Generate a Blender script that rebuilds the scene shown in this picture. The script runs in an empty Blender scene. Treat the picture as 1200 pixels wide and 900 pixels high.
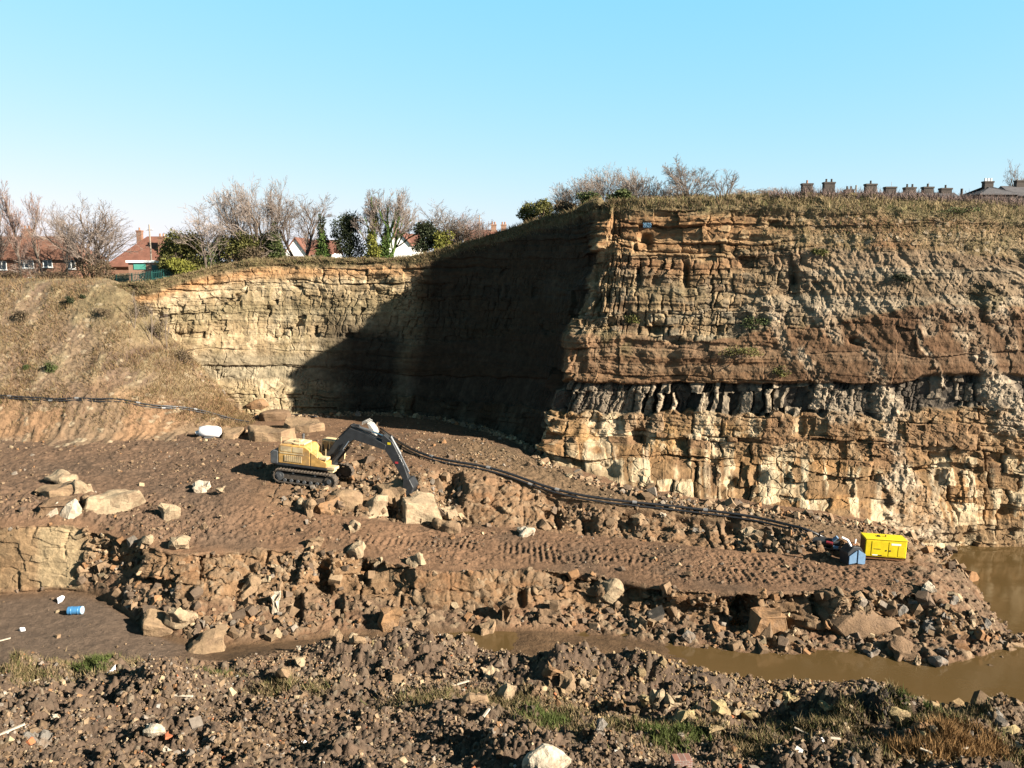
import bpy, bmesh, math, random
import numpy as np
from mathutils import Vector, Matrix, Euler
R = math.radians
random.seed(7)
RNG = np.random.default_rng(11)
scene = bpy.context.scene
COL = scene.collection

# ------------------------------------------------------------------ camera measure
FPX = 960.0
PITCH = math.atan(140 / FPX)
CP, SP = math.cos(PITCH), math.sin(PITCH)
def ray(u, v):
    xc = (u - 600) / FPX; yc = (450 - v) / FPX
    return xc, CP + yc * SP, -SP + yc * CP
def pz(u, v, z):
    a, b, c = ray(u, v); t = z / c
    return (a * t, b * t, z)
def pd(u, v, d):
    a, b, c = ray(u, v); t = d / b
    return (a * t, d, c * t)
def proj(Pt):
    x, y, z = Pt[..., 0], Pt[..., 1], Pt[..., 2]
    f = y * CP - z * SP; up = y * SP + z * CP
    f = np.maximum(f, 0.1)
    return 600 + FPX * x / f, 450 - FPX * up / f

# ------------------------------------------------------------------ noise
def _h(ix, iy, seed):
    a = (ix.astype(np.int64) * 374761393 + iy.astype(np.int64) * 668265263 + int(seed) * 1442695041) & 0xffffffff
    a = ((a ^ (a >> 13)) * 1274126177) & 0xffffffff
    a = ((a ^ (a >> 16)) * 2246822519) & 0xffffffff
    return ((a ^ (a >> 15)) & 0xffffff).astype(np.float64) / 16777215.0
def vn(x, y, seed=0):
    ix = np.floor(x); iy = np.floor(y)
    fx = x - ix; fy = y - iy
    fx = fx * fx * (3 - 2 * fx); fy = fy * fy * (3 - 2 * fy)
    a = _h(ix, iy, seed); b = _h(ix + 1, iy, seed); c = _h(ix, iy + 1, seed); d = _h(ix + 1, iy + 1, seed)
    return (a + (b - a) * fx) * (1 - fy) + (c + (d - c) * fx) * fy
def fbm(x, y, oct=4, seed=0, gain=.5):
    s = 0; amp = 1; tot = 0
    for k in range(oct):
        s = s + amp * (vn(x, y, seed + k * 17) * 2 - 1); tot += amp
        x = x * 2.03 + 11.3; y = y * 2.03 + 5.7; amp *= gain
    return s / tot
def vor(x, y, seed=0):
    ix = np.floor(x); iy = np.floor(y)
    f1 = np.full(x.shape, 9.0); f2 = np.full(x.shape, 9.0); idd = np.zeros(x.shape)
    for dx in (-1, 0, 1):
        for dy in (-1, 0, 1):
            cx = ix + dx; cy = iy + dy
            px = cx + _h(cx, cy, seed); py = cy + _h(cx, cy, seed + 91)
            d = np.hypot(px - x, py - y)
            new = d < f1
            f2 = np.where(new, f1, np.minimum(f2, d))
            idd = np.where(new, _h(cx, cy, seed + 177), idd)
            f1 = np.where(new, d, f1)
    return f1, f2, idd
def blocks(s, z, w, h, seed, wob=.25):
    """masonry-like fracture pattern: id of the block, distance to the nearest vertical and horizontal joint (m)"""
    zz = z / h + wob * (vn(s * .13, z * .05, seed) - .5) * 2
    def edge(q, key, sd):
        i = np.floor(q)
        b0 = i + (_h(i, key, sd) - .5) * .8
        b1 = i + 1 + (_h(i + 1, key, sd) - .5) * .8
        low = q < b0; high = q >= b1
        bm1 = i - 1 + (_h(i - 1, key, sd) - .5) * .8
        b2 = i + 2 + (_h(i + 2, key, sd) - .5) * .8
        c = np.where(low, i - 1, np.where(high, i + 1, i))
        lo = np.where(low, bm1, np.where(high, b1, b0)); hi = np.where(low, b0, np.where(high, b2, b1))
        return c, np.minimum(q - lo, hi - q)
    L, ez = edge(zz, np.zeros_like(zz), seed + 3)
    q = s / w + _h(L, L * 0 + 5, seed + 7) * 13 + .12 * (vn(s * 1.3, z * 1.1, seed + 29) - .5) / max(w, .3)
    Cc, es = edge(q, L, seed + 9)
    return _h(Cc, L, seed + 21), _h(Cc, L, seed + 41), es * w, ez * h
def ss(a, b, x):
    t = np.clip((x - a) / (b - a + 1e-9), 0, 1)
    return t * t * (3 - 2 * t)
def bump(x, c, w):
    return np.exp(-((x - c) / w) ** 2)
def mix(a, b, t):
    t = np.asarray(t)[..., None]
    return a * (1 - t) + np.asarray(b) * t

# ------------------------------------------------------------------ materials
MATS = {}
ALB = .60                                                  # damp earth and weathered stone are dark
def nt(m):
    return m.node_tree.nodes, m.node_tree.links
def mat(name, col, rough=.85, var=.25, scale=3.0, metal=0.0, bump_s=0.0, bump_scale=None, attr=False, spec=.25, mud=None, rvar=0.0):
    """procedural principled material: base colour (or the mesh's own 'Col' attribute) broken up by two noises, optional bump"""
    if name in MATS: return MATS[name]
    k = ALB if max(col) < .42 or max(col) - min(col) > .25 else .85      # whites stay white
    col = tuple(c * k for c in col); mud = tuple(c * ALB for c in mud) if mud else None
    m = bpy.data.materials.new(name); m.use_nodes = True
    n, l = nt(m); b = n['Principled BSDF']
    b.inputs['Roughness'].default_value = rough; b.inputs['Metallic'].default_value = metal
    b.inputs['Specular IOR Level'].default_value = spec
    tc = n.new('ShaderNodeTexCoord')
    no = n.new('ShaderNodeTexNoise'); no.inputs['Scale'].default_value = scale; no.inputs['Detail'].default_value = 6
    no.inputs['Roughness'].default_value = .65
    l.new(tc.outputs['Object'], no.inputs['Vector'])
    mr = n.new('ShaderNodeMapRange'); mr.inputs[1].default_value = .3; mr.inputs[2].default_value = .7
    mr.inputs[3].default_value = 1 - var; mr.inputs[4].default_value = 1 + var
    l.new(no.outputs['Fac'], mr.inputs[0])
    mx = n.new('ShaderNodeMix'); mx.data_type = 'RGBA'; mx.blend_type = 'MULTIPLY'; mx.inputs[0].default_value = 1
    if attr:
        at = n.new('ShaderNodeAttribute'); at.attribute_name = 'Col'
        l.new(at.outputs['Color'], mx.inputs[6])
    else:
        mx.inputs[6].default_value = (*col, 1)
    l.new(mr.outputs[0], mx.inputs[7])
    last = mx.outputs[2]
    if mud:                                                   # dried mud smeared over part of the stone
        n3 = n.new('ShaderNodeTexNoise'); n3.inputs['Scale'].default_value = .9; n3.inputs['Detail'].default_value = 7; n3.inputs['Roughness'].default_value = .7
        l.new(tc.outputs['Object'], n3.inputs['Vector'])
        m3 = n.new('ShaderNodeMapRange'); m3.inputs[1].default_value = .48; m3.inputs[2].default_value = .62; m3.inputs[4].default_value = .7
        l.new(n3.outputs['Fac'], m3.inputs[0])
        x3 = n.new('ShaderNodeMix'); x3.data_type = 'RGBA'; x3.inputs[7].default_value = (*mud, 1)
        l.new(m3.outputs[0], x3.inputs[0]); l.new(last, x3.inputs[6]); last = x3.outputs[2]
    l.new(last, b.inputs['Base Color'])
    if rvar:
        mr2 = n.new('ShaderNodeMapRange'); mr2.inputs[1].default_value = .35; mr2.inputs[2].default_value = .65
        mr2.inputs[3].default_value = rough - rvar; mr2.inputs[4].default_value = rough
        l.new(no.outputs['Fac'], mr2.inputs[0]); l.new(mr2.outputs[0], b.inputs['Roughness'])
    if bump_s:
        n2 = n.new('ShaderNodeTexNoise'); n2.inputs['Scale'].default_value = bump_scale or scale * 4; n2.inputs['Detail'].default_value = 5
        n2.inputs['Roughness'].default_value = .7
        l.new(tc.outputs['Object'], n2.inputs['Vector'])
        bp = n.new('ShaderNodeBump'); bp.inputs['Strength'].default_value = bump_s; bp.inputs['Distance'].default_value = .12
        l.new(n2.outputs['Fac'], bp.inputs['Height']); l.new(bp.outputs[0], b.inputs['Normal'])
    MATS[name] = m
    return m
def brick_mat(name, c1, c2, mortar, scale=1.0):
    if name in MATS: return MATS[name]
    m = mat(name, c1, .9, .2, 2.0)
    n, l = nt(m)
    c1, c2, mortar = (tuple(q * ALB for q in c) for c in (c1, c2, mortar))
    br = n.new('ShaderNodeTexBrick'); br.inputs['Color1'].default_value = (*c1, 1); br.inputs['Color2'].default_value = (*c2, 1)
    br.inputs['Mortar'].default_value = (*mortar, 1); br.inputs['Scale'].default_value = scale
    br.inputs['Brick Width'].default_value = .23; br.inputs['Row Height'].default_value = .075; br.inputs['Mortar Size'].default_value = .008
    tc = [x for x in n if x.type == 'TEX_COORD'][0]
    mp = n.new('ShaderNodeMapping'); mp.inputs['Rotation'].default_value = (R(90), 0, 0)
    l.new(tc.outputs['Object'], mp.inputs[0]); l.new(mp.outputs[0], br.inputs['Vector'])
    mx = [x for x in n if x.type == 'MIX'][0]
    l.new(br.outputs['Color'], mx.inputs[6])
    return m
def tile_mat(name, c):
    if name in MATS: return MATS[name]
    m = mat(name, c, .85, .28, 1.2)
    n, l = nt(m)
    tc = [x for x in n if x.type == 'TEX_COORD'][0]
    wv = n.new('ShaderNodeTexWave'); wv.bands_direction = 'Z'; wv.inputs['Scale'].default_value = 1.6; wv.inputs['Distortion'].default_value = .4
    l.new(tc.outputs['Object'], wv.inputs['Vector'])
    bp = n.new('ShaderNodeBump'); bp.inputs['Strength'].default_value = .5; bp.inputs['Distance'].default_value = .05
    l.new(wv.outputs['Fac'], bp.inputs['Height']); l.new(bp.outputs[0], n['Principled BSDF'].inputs['Normal'])
    return m

# ------------------------------------------------------------------ object helpers
def tag(o, label=None, cat=None, group=None, kind=None):
    if label: o['label'] = label
    if cat: o['category'] = cat
    if group: o['group'] = group
    if kind: o['kind'] = kind
    return o
def empty(name, loc, rz=0, label=None, cat=None, group=None, rot=None):
    o = bpy.data.objects.new(name, None); COL.objects.link(o)
    o.location = loc; o.rotation_euler = rot if rot else (0, 0, rz)
    o.empty_display_size = .3
    return tag(o, label, cat, group)
def link(name, me, m, parent=None):
    o = bpy.data.objects.new(name, me); COL.objects.link(o)
    if m is not None: me.materials.append(m)
    if parent: o.parent = parent
    return o
def np_mesh(name, V, Fc, cols=None, smooth=False):
    """V (n,3), Fc (m,k) index array with k = 3 or 4"""
    me = bpy.data.meshes.new(name)
    V = np.ascontiguousarray(V, dtype=np.float32); Fc = np.ascontiguousarray(Fc, dtype=np.int32)
    m, k = Fc.shape
    me.vertices.add(len(V)); me.vertices.foreach_set('co', V.ravel())
    me.loops.add(m * k); me.loops.foreach_set('vertex_index', Fc.ravel())
    me.polygons.add(m); me.polygons.foreach_set('loop_start', np.arange(0, m * k, k, dtype=np.int32))
    if smooth: me.polygons.foreach_set('use_smooth', np.ones(m, dtype=bool))
    else: me.polygons.foreach_set('use_smooth', np.zeros(m, dtype=bool))
    me.update(calc_edges=True)
    if cols is not None:
        a = me.color_attributes.new('Col', 'FLOAT_COLOR', 'POINT')
        c = np.ones((len(V), 4), dtype=np.float32); c[:, :3] = np.clip(cols * ALB, 0.004, .95)
        a.data.foreach_set('color', c.ravel())
    return me
def grid_faces(nv, nu):
    i = np.arange(nv * nu).reshape(nv, nu)
    return np.stack([i[:-1, :-1], i[:-1, 1:], i[1:, 1:], i[1:, :-1]], -1).reshape(-1, 4)
class MB:
    """collects boxes, prisms, tubes into one bmesh"""
    def __init__(s): s.bm = bmesh.new()
    def box(s, x0, x1, y0, y1, z0, z1, bev=0, M=None):
        r = bmesh.ops.create_cube(s.bm, size=1)
        vs = r['verts']
        for v in vs:
            v.co = Vector(((x0 + x1) / 2 + v.co.x * (x1 - x0), (y0 + y1) / 2 + v.co.y * (y1 - y0), (z0 + z1) / 2 + v.co.z * (z1 - z0)))
        if bev:
            es = list({e for v in vs for e in v.link_edges})
            rr = bmesh.ops.bevel(s.bm, geom=es, offset=bev, segments=1, affect='EDGES', profile=.5)
            vs = list({v for f in rr['faces'] for v in f.verts} | {v for v in vs if v.is_valid})
        if M:
            for v in vs: v.co = M @ v.co
        return s
    def prism(s, pts, y0, y1, bev=0, M=None):
        """outline pts in x,z extruded from y0 to y1"""
        a = [s.bm.verts.new((x, y0, z)) for x, z in pts]; b = [s.bm.verts.new((x, y1, z)) for x, z in pts]
        fs = [s.bm.faces.new(a), s.bm.faces.new(list(reversed(b)))]
        for i in range(len(pts)):
            j = (i + 1) % len(pts)
            fs.append(s.bm.faces.new((a[j], a[i], b[i], b[j])))
        vs = a + b
        if bev:
            es = list({e for f in fs for e in f.edges})
            rr = bmesh.ops.bevel(s.bm, geom=es, offset=bev, segments=1, affect='EDGES', profile=.5)
            vs = list({v for f in rr['faces'] for v in f.verts} | {v for v in vs if v.is_valid})
        if M:
            for v in vs: v.co = M @ v.co
        return s
    def tube(s, pts, r, n=8, cap=True):
        pts = [Vector(p) for p in pts]
        rs = r if isinstance(r, (list, tuple)) else [r] * len(pts)
        rings = []
        for i, p in enumerate(pts):
            d = (pts[min(i + 1, len(pts) - 1)] - pts[max(i - 1, 0)]).normalized()
            a = d.cross(Vector((0, 0, 1)))
            if a.length < .05: a = d.cross(Vector((0, 1, 0)))
            a.normalize(); b = d.cross(a)
            rings.append([s.bm.verts.new(p + (a * math.cos(2 * math.pi * k / n) + b * math.sin(2 * math.pi * k / n)) * rs[i]) for k in range(n)])
        for A, B in zip(rings, rings[1:]):
            for k in range(n):
                s.bm.faces.new((A[k], A[(k + 1) % n], B[(k + 1) % n], B[k]))
        if cap:
            s.bm.faces.new(list(reversed(rings[0]))); s.bm.faces.new(rings[-1])
        return s
    def poly(s, faces):
        for f in faces: s.bm.faces.new([s.bm.verts.new(p) for p in f])
        return s
    def build(s, name, m, parent=None, smooth=False):
        bmesh.ops.recalc_face_normals(s.bm, faces=s.bm.faces)
        me = bpy.data.meshes.new(name); s.bm.to_mesh(me); s.bm.free()
        if smooth:
            me.polygons.foreach_set('use_smooth', [True] * len(me.polygons))
        return link(name, me, m, parent)
# ------------------------------------------------------------------ terrain lofts
def herm(uc, Y, ug):
    """smooth interpolation of node values Y (C,...) along uc"""
    C = len(uc)
    T = np.zeros_like(Y)
    T[1:-1] = (Y[2:] - Y[:-2]) / (uc[2:] - uc[:-2])[:, None]
    T[0] = (Y[1] - Y[0]) / (uc[1] - uc[0]); T[-1] = (Y[-1] - Y[-2]) / (uc[-1] - uc[-2])
    k = np.clip(np.searchsorted(uc, ug, side='right') - 1, 0, C - 2)
    h = (uc[k + 1] - uc[k]); t = ((ug - uc[k]) / h)[:, None]; h = h[:, None]
    return ((2 * t**3 - 3 * t**2 + 1) * Y[k] + (t**3 - 2 * t**2 + t) * h * T[k] + (-2 * t**3 + 3 * t**2) * Y[k + 1] + (t**3 - t**2) * h * T[k + 1])
def loft(uc, N, res, nu, soft=3):
    """N (C,K,3) nodes; res: samples in each of the K-1 row spans"""
    uc = np.asarray(uc, float); ug = np.linspace(uc[0], uc[-1], nu)
    K = N.shape[1]
    rows = [herm(uc, N[:, k], ug) for k in range(K)]
    P = []; B = []
    for k in range(K - 1):
        t = np.linspace(0, 1, res[k], endpoint=False)
        for q in t:
            P.append(rows[k] * (1 - q) + rows[k + 1] * q); B.append(k + q)
    P.append(rows[-1]); B.append(K - 1.0)
    P = np.array(P); B = np.array(B)
    for _ in range(soft):
        P[1:-1] = .25 * P[:-2] + .5 * P[1:-1] + .25 * P[2:]
    return P, B, ug
def normals(P):
    du = np.gradient(P, axis=1); dv = np.gradient(P, axis=0)
    n = np.cross(du, dv); n /= np.linalg.norm(n, axis=-1, keepdims=True) + 1e-9
    return n
def resample_u(u0, u1, n): return np.linspace(u0, u1, n)

# ---- quarry floor: near bank, foreground spoil, wet channel, lower rock ledge, track, upper ledge, shaded floor
def floor_nodes():
    T = {  # u: rows 2..14, (v, z) from a known level or (v, +dd) from the row before
    -420: [(1150,-15),(905,-19.5),(850,-21),(800,-22.3),(785,-23),(700,-23),(662,.3),(622,.4),(595,-17.6),(570,-17.4),(550,-17.4),(535,-17.2),(515,-16.9)],
    -150: [(1150,-15),(905,-19.5),(850,-21),(800,-22.3),(785,-23),(700,-23),(662,.3),(622,.4),(595,-17.6),(570,-17.4),(550,-17.4),(535,-17.2),(515,-16.9)],
    0:    [(1150,-15),(905,-19.5),(850,-21),(800,-22.3),(785,-23),(697,-23),(662,.3),(622,.4),(595,-17.6),(570,-17.4),(550,-17.4),(535,-17.2),(515,-16.9)],
    75:   [(1150,-15),(905,-19.5),(850,-21),(798,-22.4),(783,-23),(693,-23),(655,.3),(618,.5),(595,-17.8),(573,-17.5),(551,-17.4),(535,-17.2),(515,-16.9)],
    115:  [(1150,-15),(905,-19.5),(850,-21),(796,-22.4),(782,-23.1),(700,-23),(662,-21.2),(625,-19.0),(598,-18.0),(576,-17.6),(552,-17.4),(535,-17.2),(515,-16.9)],
    200:  [(1150,-15),(905,-19.5),(850,-21),(793,-22.5),(780,-23.3),(750,-23.6),(700,-21.9),(648,-19.5),(612,-18.6),(582,-18.0),(556,-17.6),(532,-17.2),(510,-17.0)],
    300:  [(1150,-15),(905,-19.5),(850,-21.2),(795,-22.6),(778,-23.7),(757,-24.0),(705,-22.3),(645,-19.9),(616,-19.1),(590,-18.2),(570,-17.6),(535,-17.3),(502,-17.4)],
    400:  [(1150,-15),(905,-19.5),(850,-21.3),(788,-22.9),(767,-24.0),(748,-24.1),(702,-22.6),(648,-20.4),(621,-19.6),(603,-19.1),(575,-17.8),(530,-17.4),(492,-17.6)],
    500:  [(1150,-15),(905,-19.5),(850,-21.4),(780,-23.0),(762,-24.1),(744,-24.2),(716,-23.3),(672,-21.2),(641,-20.7),(613,-20.2),(580,-18.5),(545,-17.6),(507,-17.6)],
    600:  [(1150,-15),(905,-19.5),(850,-21.5),(788,-23.2),(772,-24.1),(742,-24.2),(714,-23.4),(671,-21.5),(642,-21.2),(617,-20.8),(585,-19.2),(558,-18.2),(527,-17.7)],
    700:  [(1150,-15),(905,-19.5),(850,-21.5),(800,-23.2),(782,-24.1),(747,-24.2),(717,-23.5),(675,-21.6),(650,-21.4),(626,-21.2),(600,-20.1),(588,-19.6),(570,-18.9)],
    800:  [(1150,-15),(905,-19.5),(852,-21.6),(804,-23.3),(788,-24.2),(762,-24.2),(727,-23.6),(691,-21.7),(660,-21.5),(636,-21.4),(610,-20.5),(602,-20.2),(585,-19.7)],
    900:  [(1150,-15),(905,-19.6),(856,-21.7),(812,-23.4),(797,-24.2),(771,-24.2),(737,-23.7),(696,-21.7),(667,-21.5),(646,-21.4),(627,-20.9),(618,-20.6),(605,-20.3)],
    1000: [(1150,-15),(905,-19.6),(860,-21.9),(815,-23.5),(800,-24.2),(768,-24.2),(737,-23.7),(692,-21.7),(672,-21.5),(651,-21.4),(637,-21.2),(629,-21.0),(620,-20.9)],
    1060: [(1150,-15),(905,-19.6),(866,-21.9),(821,-23.6),(805,-24.25),(778,-24.2),(742,-23.7),(697,-21.8),(676,-21.5),(655,-21.5),(642,-21.8),(635,-22.0),(629,-22.3)],
    1100: [(1150,-15),(905,-19.6),(870,-22.0),(828,-23.6),(812,-24.3),(781,-24.2),(750,-23.8),(706,-22.0),(683,-21.8),(664,-22.4),(652,-23.8),(645,-24.8),(638,-25.6)],
    1140: [(1150,-15),(905,-19.6),(870,-22.0),(834,-23.6),(818,-24.3),(776,-24.25),(752,-23.8),(726,-23.0),(704,-23.3),(684,-24.2),(668,-25.4),(652,-26.0),(640,-26.5)],
    1176: [(1150,-15),(905,-19.6),(870,-22.0),(838,-23.6),(822,-24.3),(768,-24.4),(757,-24.2),(748,-24.0),(738,-24.3),(724,-25.2),(700,-26.0),(670,-26.5),(640,-26.5)],
    1215: [(1150,-15),(905,-19.6),(870,-22.0),(842,-23.6),(826,-24.4),(790,-25.4),(770,-25.6),(755,-25.8),(740,-26.0),(724,-26.3),(700,-26.5),(670,-26.5),(640,-26.5)],
    1350: [(1150,-15),(905,-19.6),(870,-22.0),(850,-23.6),(834,-24.4),(790,-25.4),(770,-25.6),(755,-25.8),(740,-26.0),(724,-26.3),(700,-26.5),(670,-26.5),(640,-26.5)],
    }
    us = sorted(T); out = []
    for u in us:
        col = []
        a, b, c = ray(u, 900); k = a / b
        col.append((k * 3 - 22 * (600 - u) / 600, -25, -1.8)); col.append((k * 3.2 - 14 * (600 - u) / 600, 2.2, -1.8))
        last = 0
        for (v, q) in T[u]:
            p = pz(u, v, q) if q < 0 else pd(u, v, last + q)
            last = p[1]; col.append(p)
        x, y, z = col[-1]
        col.append((x * (y + 9) / y, y + 9, z - .2))
        out.append(col)
    return us, np.array(out)
FU, FN = floor_nodes()
FRES = [4, 8, 36, 90, 110, 40, 70, 60, 80, 62, 50, 55, 40, 60, 14]
P, B, UG = loft(FU, FN, FRES, 1580, soft=4)
Bg = np.repeat(B[:, None], len(UG), 1)
NF = normals(P)
PU, PV = proj(P)
X, Y, Z = P[..., 0].copy(), P[..., 1].copy(), P[..., 2].copy()
# masks by place
fore = ss(2.2, 3.0, Bg) * (1 - ss(5.2, 6.2, Bg))
chan = ss(5.7, 6.1, Bg) * (1 - ss(6.9, 7.3, Bg))
leftfloor = ss(5.6, 6.1, Bg) * (1 - ss(6.85, 7.1, Bg)) * (1 - ss(190, 270, UG)[None, :])
face1 = ss(7.0, 7.4, Bg) * (1 - ss(8.9, 9.15, Bg))
upface1 = ss(7.9, 8.2, Bg) * (1 - ss(8.9, 9.1, Bg))
track = ss(9.1, 9.5, Bg) * (1 - ss(10.6, 11.0, Bg))
face2 = ss(10.9, 11.2, Bg) * (1 - ss(12.4, 13.0, Bg)) * ss(270, 400, UG)[None, :]
bank3 = ss(12.6, 13.0, Bg) * (1 - ss(13.8, 14.2, Bg)) * ss(480, 560, UG)[None, :]
leftup = ss(9.1, 9.6, Bg) * (1 - ss(250, 330, UG))[None, :]
buttress = ss(7.0, 7.2, Bg) * (1 - ss(8.9, 9.1, Bg)) * (1 - ss(85, 110, UG))[None, :]
spit = ss(1020, 1100, UG)[None, :] * ss(6.6, 7.4, Bg)

def clods(x, y, cell, seed, sharp=1.0):
    f1, f2, i = vor(x / cell, y / cell, seed)
    return np.clip(1 - (f1 * 1.12) ** 2, 0, 1) ** sharp * (.25 + .75 * i), i
h = np.zeros_like(X); hx = np.zeros_like(X)
big = fbm(X * .12, Y * .12, 4, 5)
mid = fbm(X * .45, Y * .45, 4, 9)
fine = fbm(X * 2.2, Y * 2.2, 4, 14)
h += big * .28 * (1 - chan * .85) + mid * .12 * (1 - chan * .7)
# foreground spoil: hummocks and clods
c1, i1 = clods(X + .3 * fine, Y, .55, 31); c2, i2 = clods(X, Y, .24, 37); c3, i3 = clods(X + fine * .5, Y, 1.15, 43)
h += fore * (.5 * c1 * (.4 + ss(-.2, .4, mid)) + .2 * c2 + .75 * c3 * ss(-.1, .4, big) + .75 * (fbm(X * .3, Y * .42, 3, 77)) * ss(3.0, 3.4, Bg))
# rubble at the foot of the ledges
rub = np.clip(face1 * (1 - upface1 * .85) + face2 * .7 + spit * .6 + chan * .05, 0, 1) * (1 - buttress * .8)
c4, i4 = clods(X + .4 * fine, Y * 1.1 + Z, .8, 51, .7); c5, i5 = clods(X, Y + Z, .34, 57)
rub = np.clip(rub + ss(-.1, .25, fbm(X * .28, Y * .1, 3, 61)) * face1 * (1 - buttress) * .9, 0, 1)
h += rub * (.42 * c4 + .2 * c5 + .14 * fine - .2)
# soft dirt of the benches
c6, i6 = clods(X, Y, .42, 63)
h += (track + leftup * .8 + bank3) * (.10 * c6 + .08 * fine + .10 * c2) + leftup * .12 * c4 * ss(.0, .4, mid) + leftfloor * .035 * fine
# tyre ridges along the bench
xr = X + .35 * fbm(X * .3, Y * .4, 2, 71)
for (va, ua, vb, ub, w) in ((652, 560, 668, 1000, .8), (638, 520, 655, 940, .65), (646, 620, 676, 930, .6), (628, 380, 650, 640, .7), (672, 760, 684, 980, .6), (586, 150, 622, 330, .6), (598, 130, 640, 330, .6)):
    vl = va + (PU - ua) * (vb - va) / (ub - ua)
    band = bump(PV, vl, 5.2 * w + 1.5) * ss(ua - 30, ua + 30, PU) * (1 - ss(ub - 30, ub + 40, PU)) * np.clip(track + leftup, 0, 1)
    h += band * ss(-.3, .25, fbm(X * .5, Y * .9, 3, 73)) * (.085 * ss(-.3, .5, np.sin((xr + .12 * fine) * 2 * np.pi / .46 + (PV - vl) * .22)) - .09)
# bare gouges (push marks) in the channel mud
h += chan * .19 * ss(590, 630, PU) * (1 - ss(790, 850, PU)) * (.8 + .6 * mid) + chan * .16 * ss(250, 300, PU) * (1 - ss(440, 480, PU))
h += chan * (.05 * fbm(X * .5 + Y * .2, Y * 2.2, 3, 81) - .02)
# hummocks seen in the foreground
for (u, v, z, r, hh, ax) in ((195, 820, -22.3, 1.5, 1.25, 1.3), (725, 790, -23.0, 1.6, .9, 1.8), (800, 800, -23.0, 1.3, .8, 2.0), (1045, 868, -21.9, 1.6, 1.1, 1.6), (990, 850, -22.4, 1.3, .7, 2.4), (1180, 862, -22.2, 1.2, .8, 1.8), (540, 850, -21.6, 1.4, .7, 1.6), (350, 845, -21.6, 1.4, .8, 1.6), (480, 768, -23.6, 1.4, .75, 2.6), (360, 772, -23.4, 1.4, .7, 2.4), (660, 800, -23.2, 1.2, .7, 1.6), (620, 890, -20.4, 1.5, .8, 1.8)):
    px_, py_, _ = pz(u, v, z)
    h += 1.3 * hh * np.exp(-(((X - px_) / (r * ax)) ** 2 + ((Y - py_) / r) ** 2)) * (1 + .35 * mid)
for (u, v, z, r, hh, ax) in ((690, 835, -22.4, 1.5, -1.0, 1.7), (960, 840, -22.8, 1.2, -.8, 3.2), (930, 828, -23.0, 1.0, -.6, 2.2), (128, 832, -21.9, 1.2, -.5, 1.5), (375, 828, -22.0, 1.0, -.6, 1.8)):
    px_, py_, _ = pz(u, v, z)
    h += hh * np.exp(-(((X - px_) / (r * ax)) ** 2 + ((Y - py_) / r) ** 2))
# rocky blocks on the ledge faces, pushed out along the face
xw = X + .5 * fbm(X * .5, Z * .5, 3, 103) + .15 * fbm(X * 2, Z * 2, 3, 105); zw = Z + .3 * fbm(X * .4, Y * .4, 3, 107) + .08 * fine
bi, bi2, es, ez = blocks(xw, zw, 2.9, 1.4, 101, .5)
bj, bj2, es2, ez2 = blocks(xw + Y * .3, zw, .95, .6, 131, .5)
v1, v2, vi = vor(xw / .8, (zw + .4 * Y) / .6, 137)
rockf = np.clip(upface1 + face2 * .8 + buttress, 0, 1)
sm = 1 - .75 * ss(420, 520, PU) * (1 - ss(600, 700, PU)) * upface1          # the long smooth face in the middle
cmk = ss(.3, .7, vn(X * .5, Z * .7, 139))
dn = (bi - .5) * 1.2 * sm + (bj - .5) * .35 * sm * cmk - .5 * np.exp(-(es / .10) ** 2) * sm * cmk - .15 * np.exp(-(ez / .07) ** 2) * cmk + (vi - .5) * .5 * sm
dn += .3 * fbm(X * .8, Z * .8, 4, 141) + 1.3 * fbm(X * .22, Z * .2, 3, 143) * (1 - buttress) - .9 * ss(.8, .86, bi) * sm
dn *= 1 - .72 * buttress
nh = NF.copy(); nh[..., 2] *= .4; nh /= np.linalg.norm(nh, axis=-1, keepdims=True)
sgn = np.where((nh[..., 1] > 0), -1.0, 1.0)[..., None]
P = P + nh * sgn * (dn * rockf)[..., None]
P[..., 2] += h
# dark gaps where blocks have fallen out of the ledges
for (u, v, du, dv, dep) in ((375, 680, 12, 22, 1.6), (872, 720, 14, 18, 1.8), (525, 575, 16, 18, 1.8), (425, 675, 6, 12, 1.0), (650, 605, 12, 9, 1.2), (690, 615, 9, 9, 1.0), (735, 612, 12, 11, 1.1), (858, 612, 8, 8, .9), (610, 702, 6, 9, .9), (960, 715, 6, 11, .9), (345, 715, 9, 18, 1.0), (395, 715, 7, 16, 1.0), (460, 600, 9, 9, 1.0)):
    g = np.exp(-((PU - u) / du) ** 4 - ((PV - v) / dv) ** 4)
    P[..., 1] += g * dep; P[..., 2] -= g * .35 * dep

# --- colours: what the ground is made of
mud = np.array((.225, .132, .077)); wet = np.array((.15, .09, .046)); sand = np.array((.33, .20, .105)); cream = np.array((.52, .40, .25))
spoil = np.array((.15, .105, .074)); grey = np.array((.18, .122, .084))
C = np.ones(P.shape) * mud
n1 = fbm(X * .25, Y * .25, 4, 201); n2 = fbm(X * 1.1, Y * 1.1, 4, 207)
C = mix(C, mud * 1.25, ss(-.1, .5, n1)); C = mix(C, (.17, .108, .068), ss(0, .5, -n1))
C = mix(C, grey, leftup * .55); C = mix(C, (.175, .125, .09), leftfloor * .9)
C = mix(C, wet, chan * (1 - leftfloor) * .9)
C = mix(C, spoil, fore * .85); C = mix(C, (.19, .14, .10), fore * ss(.1, .6, n2) * .7)
C = mix(C, (.16, .115, .08), fore * ss(.75, .95, i1) * .8); C = mix(C, (.30, .24, .17), fore * ss(.93, .97, i2) * .7)
rc = mix(np.ones(P.shape) * sand * .72, sand, bi2); rc = mix(rc, cream, ss(.7, .95, .6 * vi + .4 * bj2) * .6 + buttress * .35)
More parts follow.
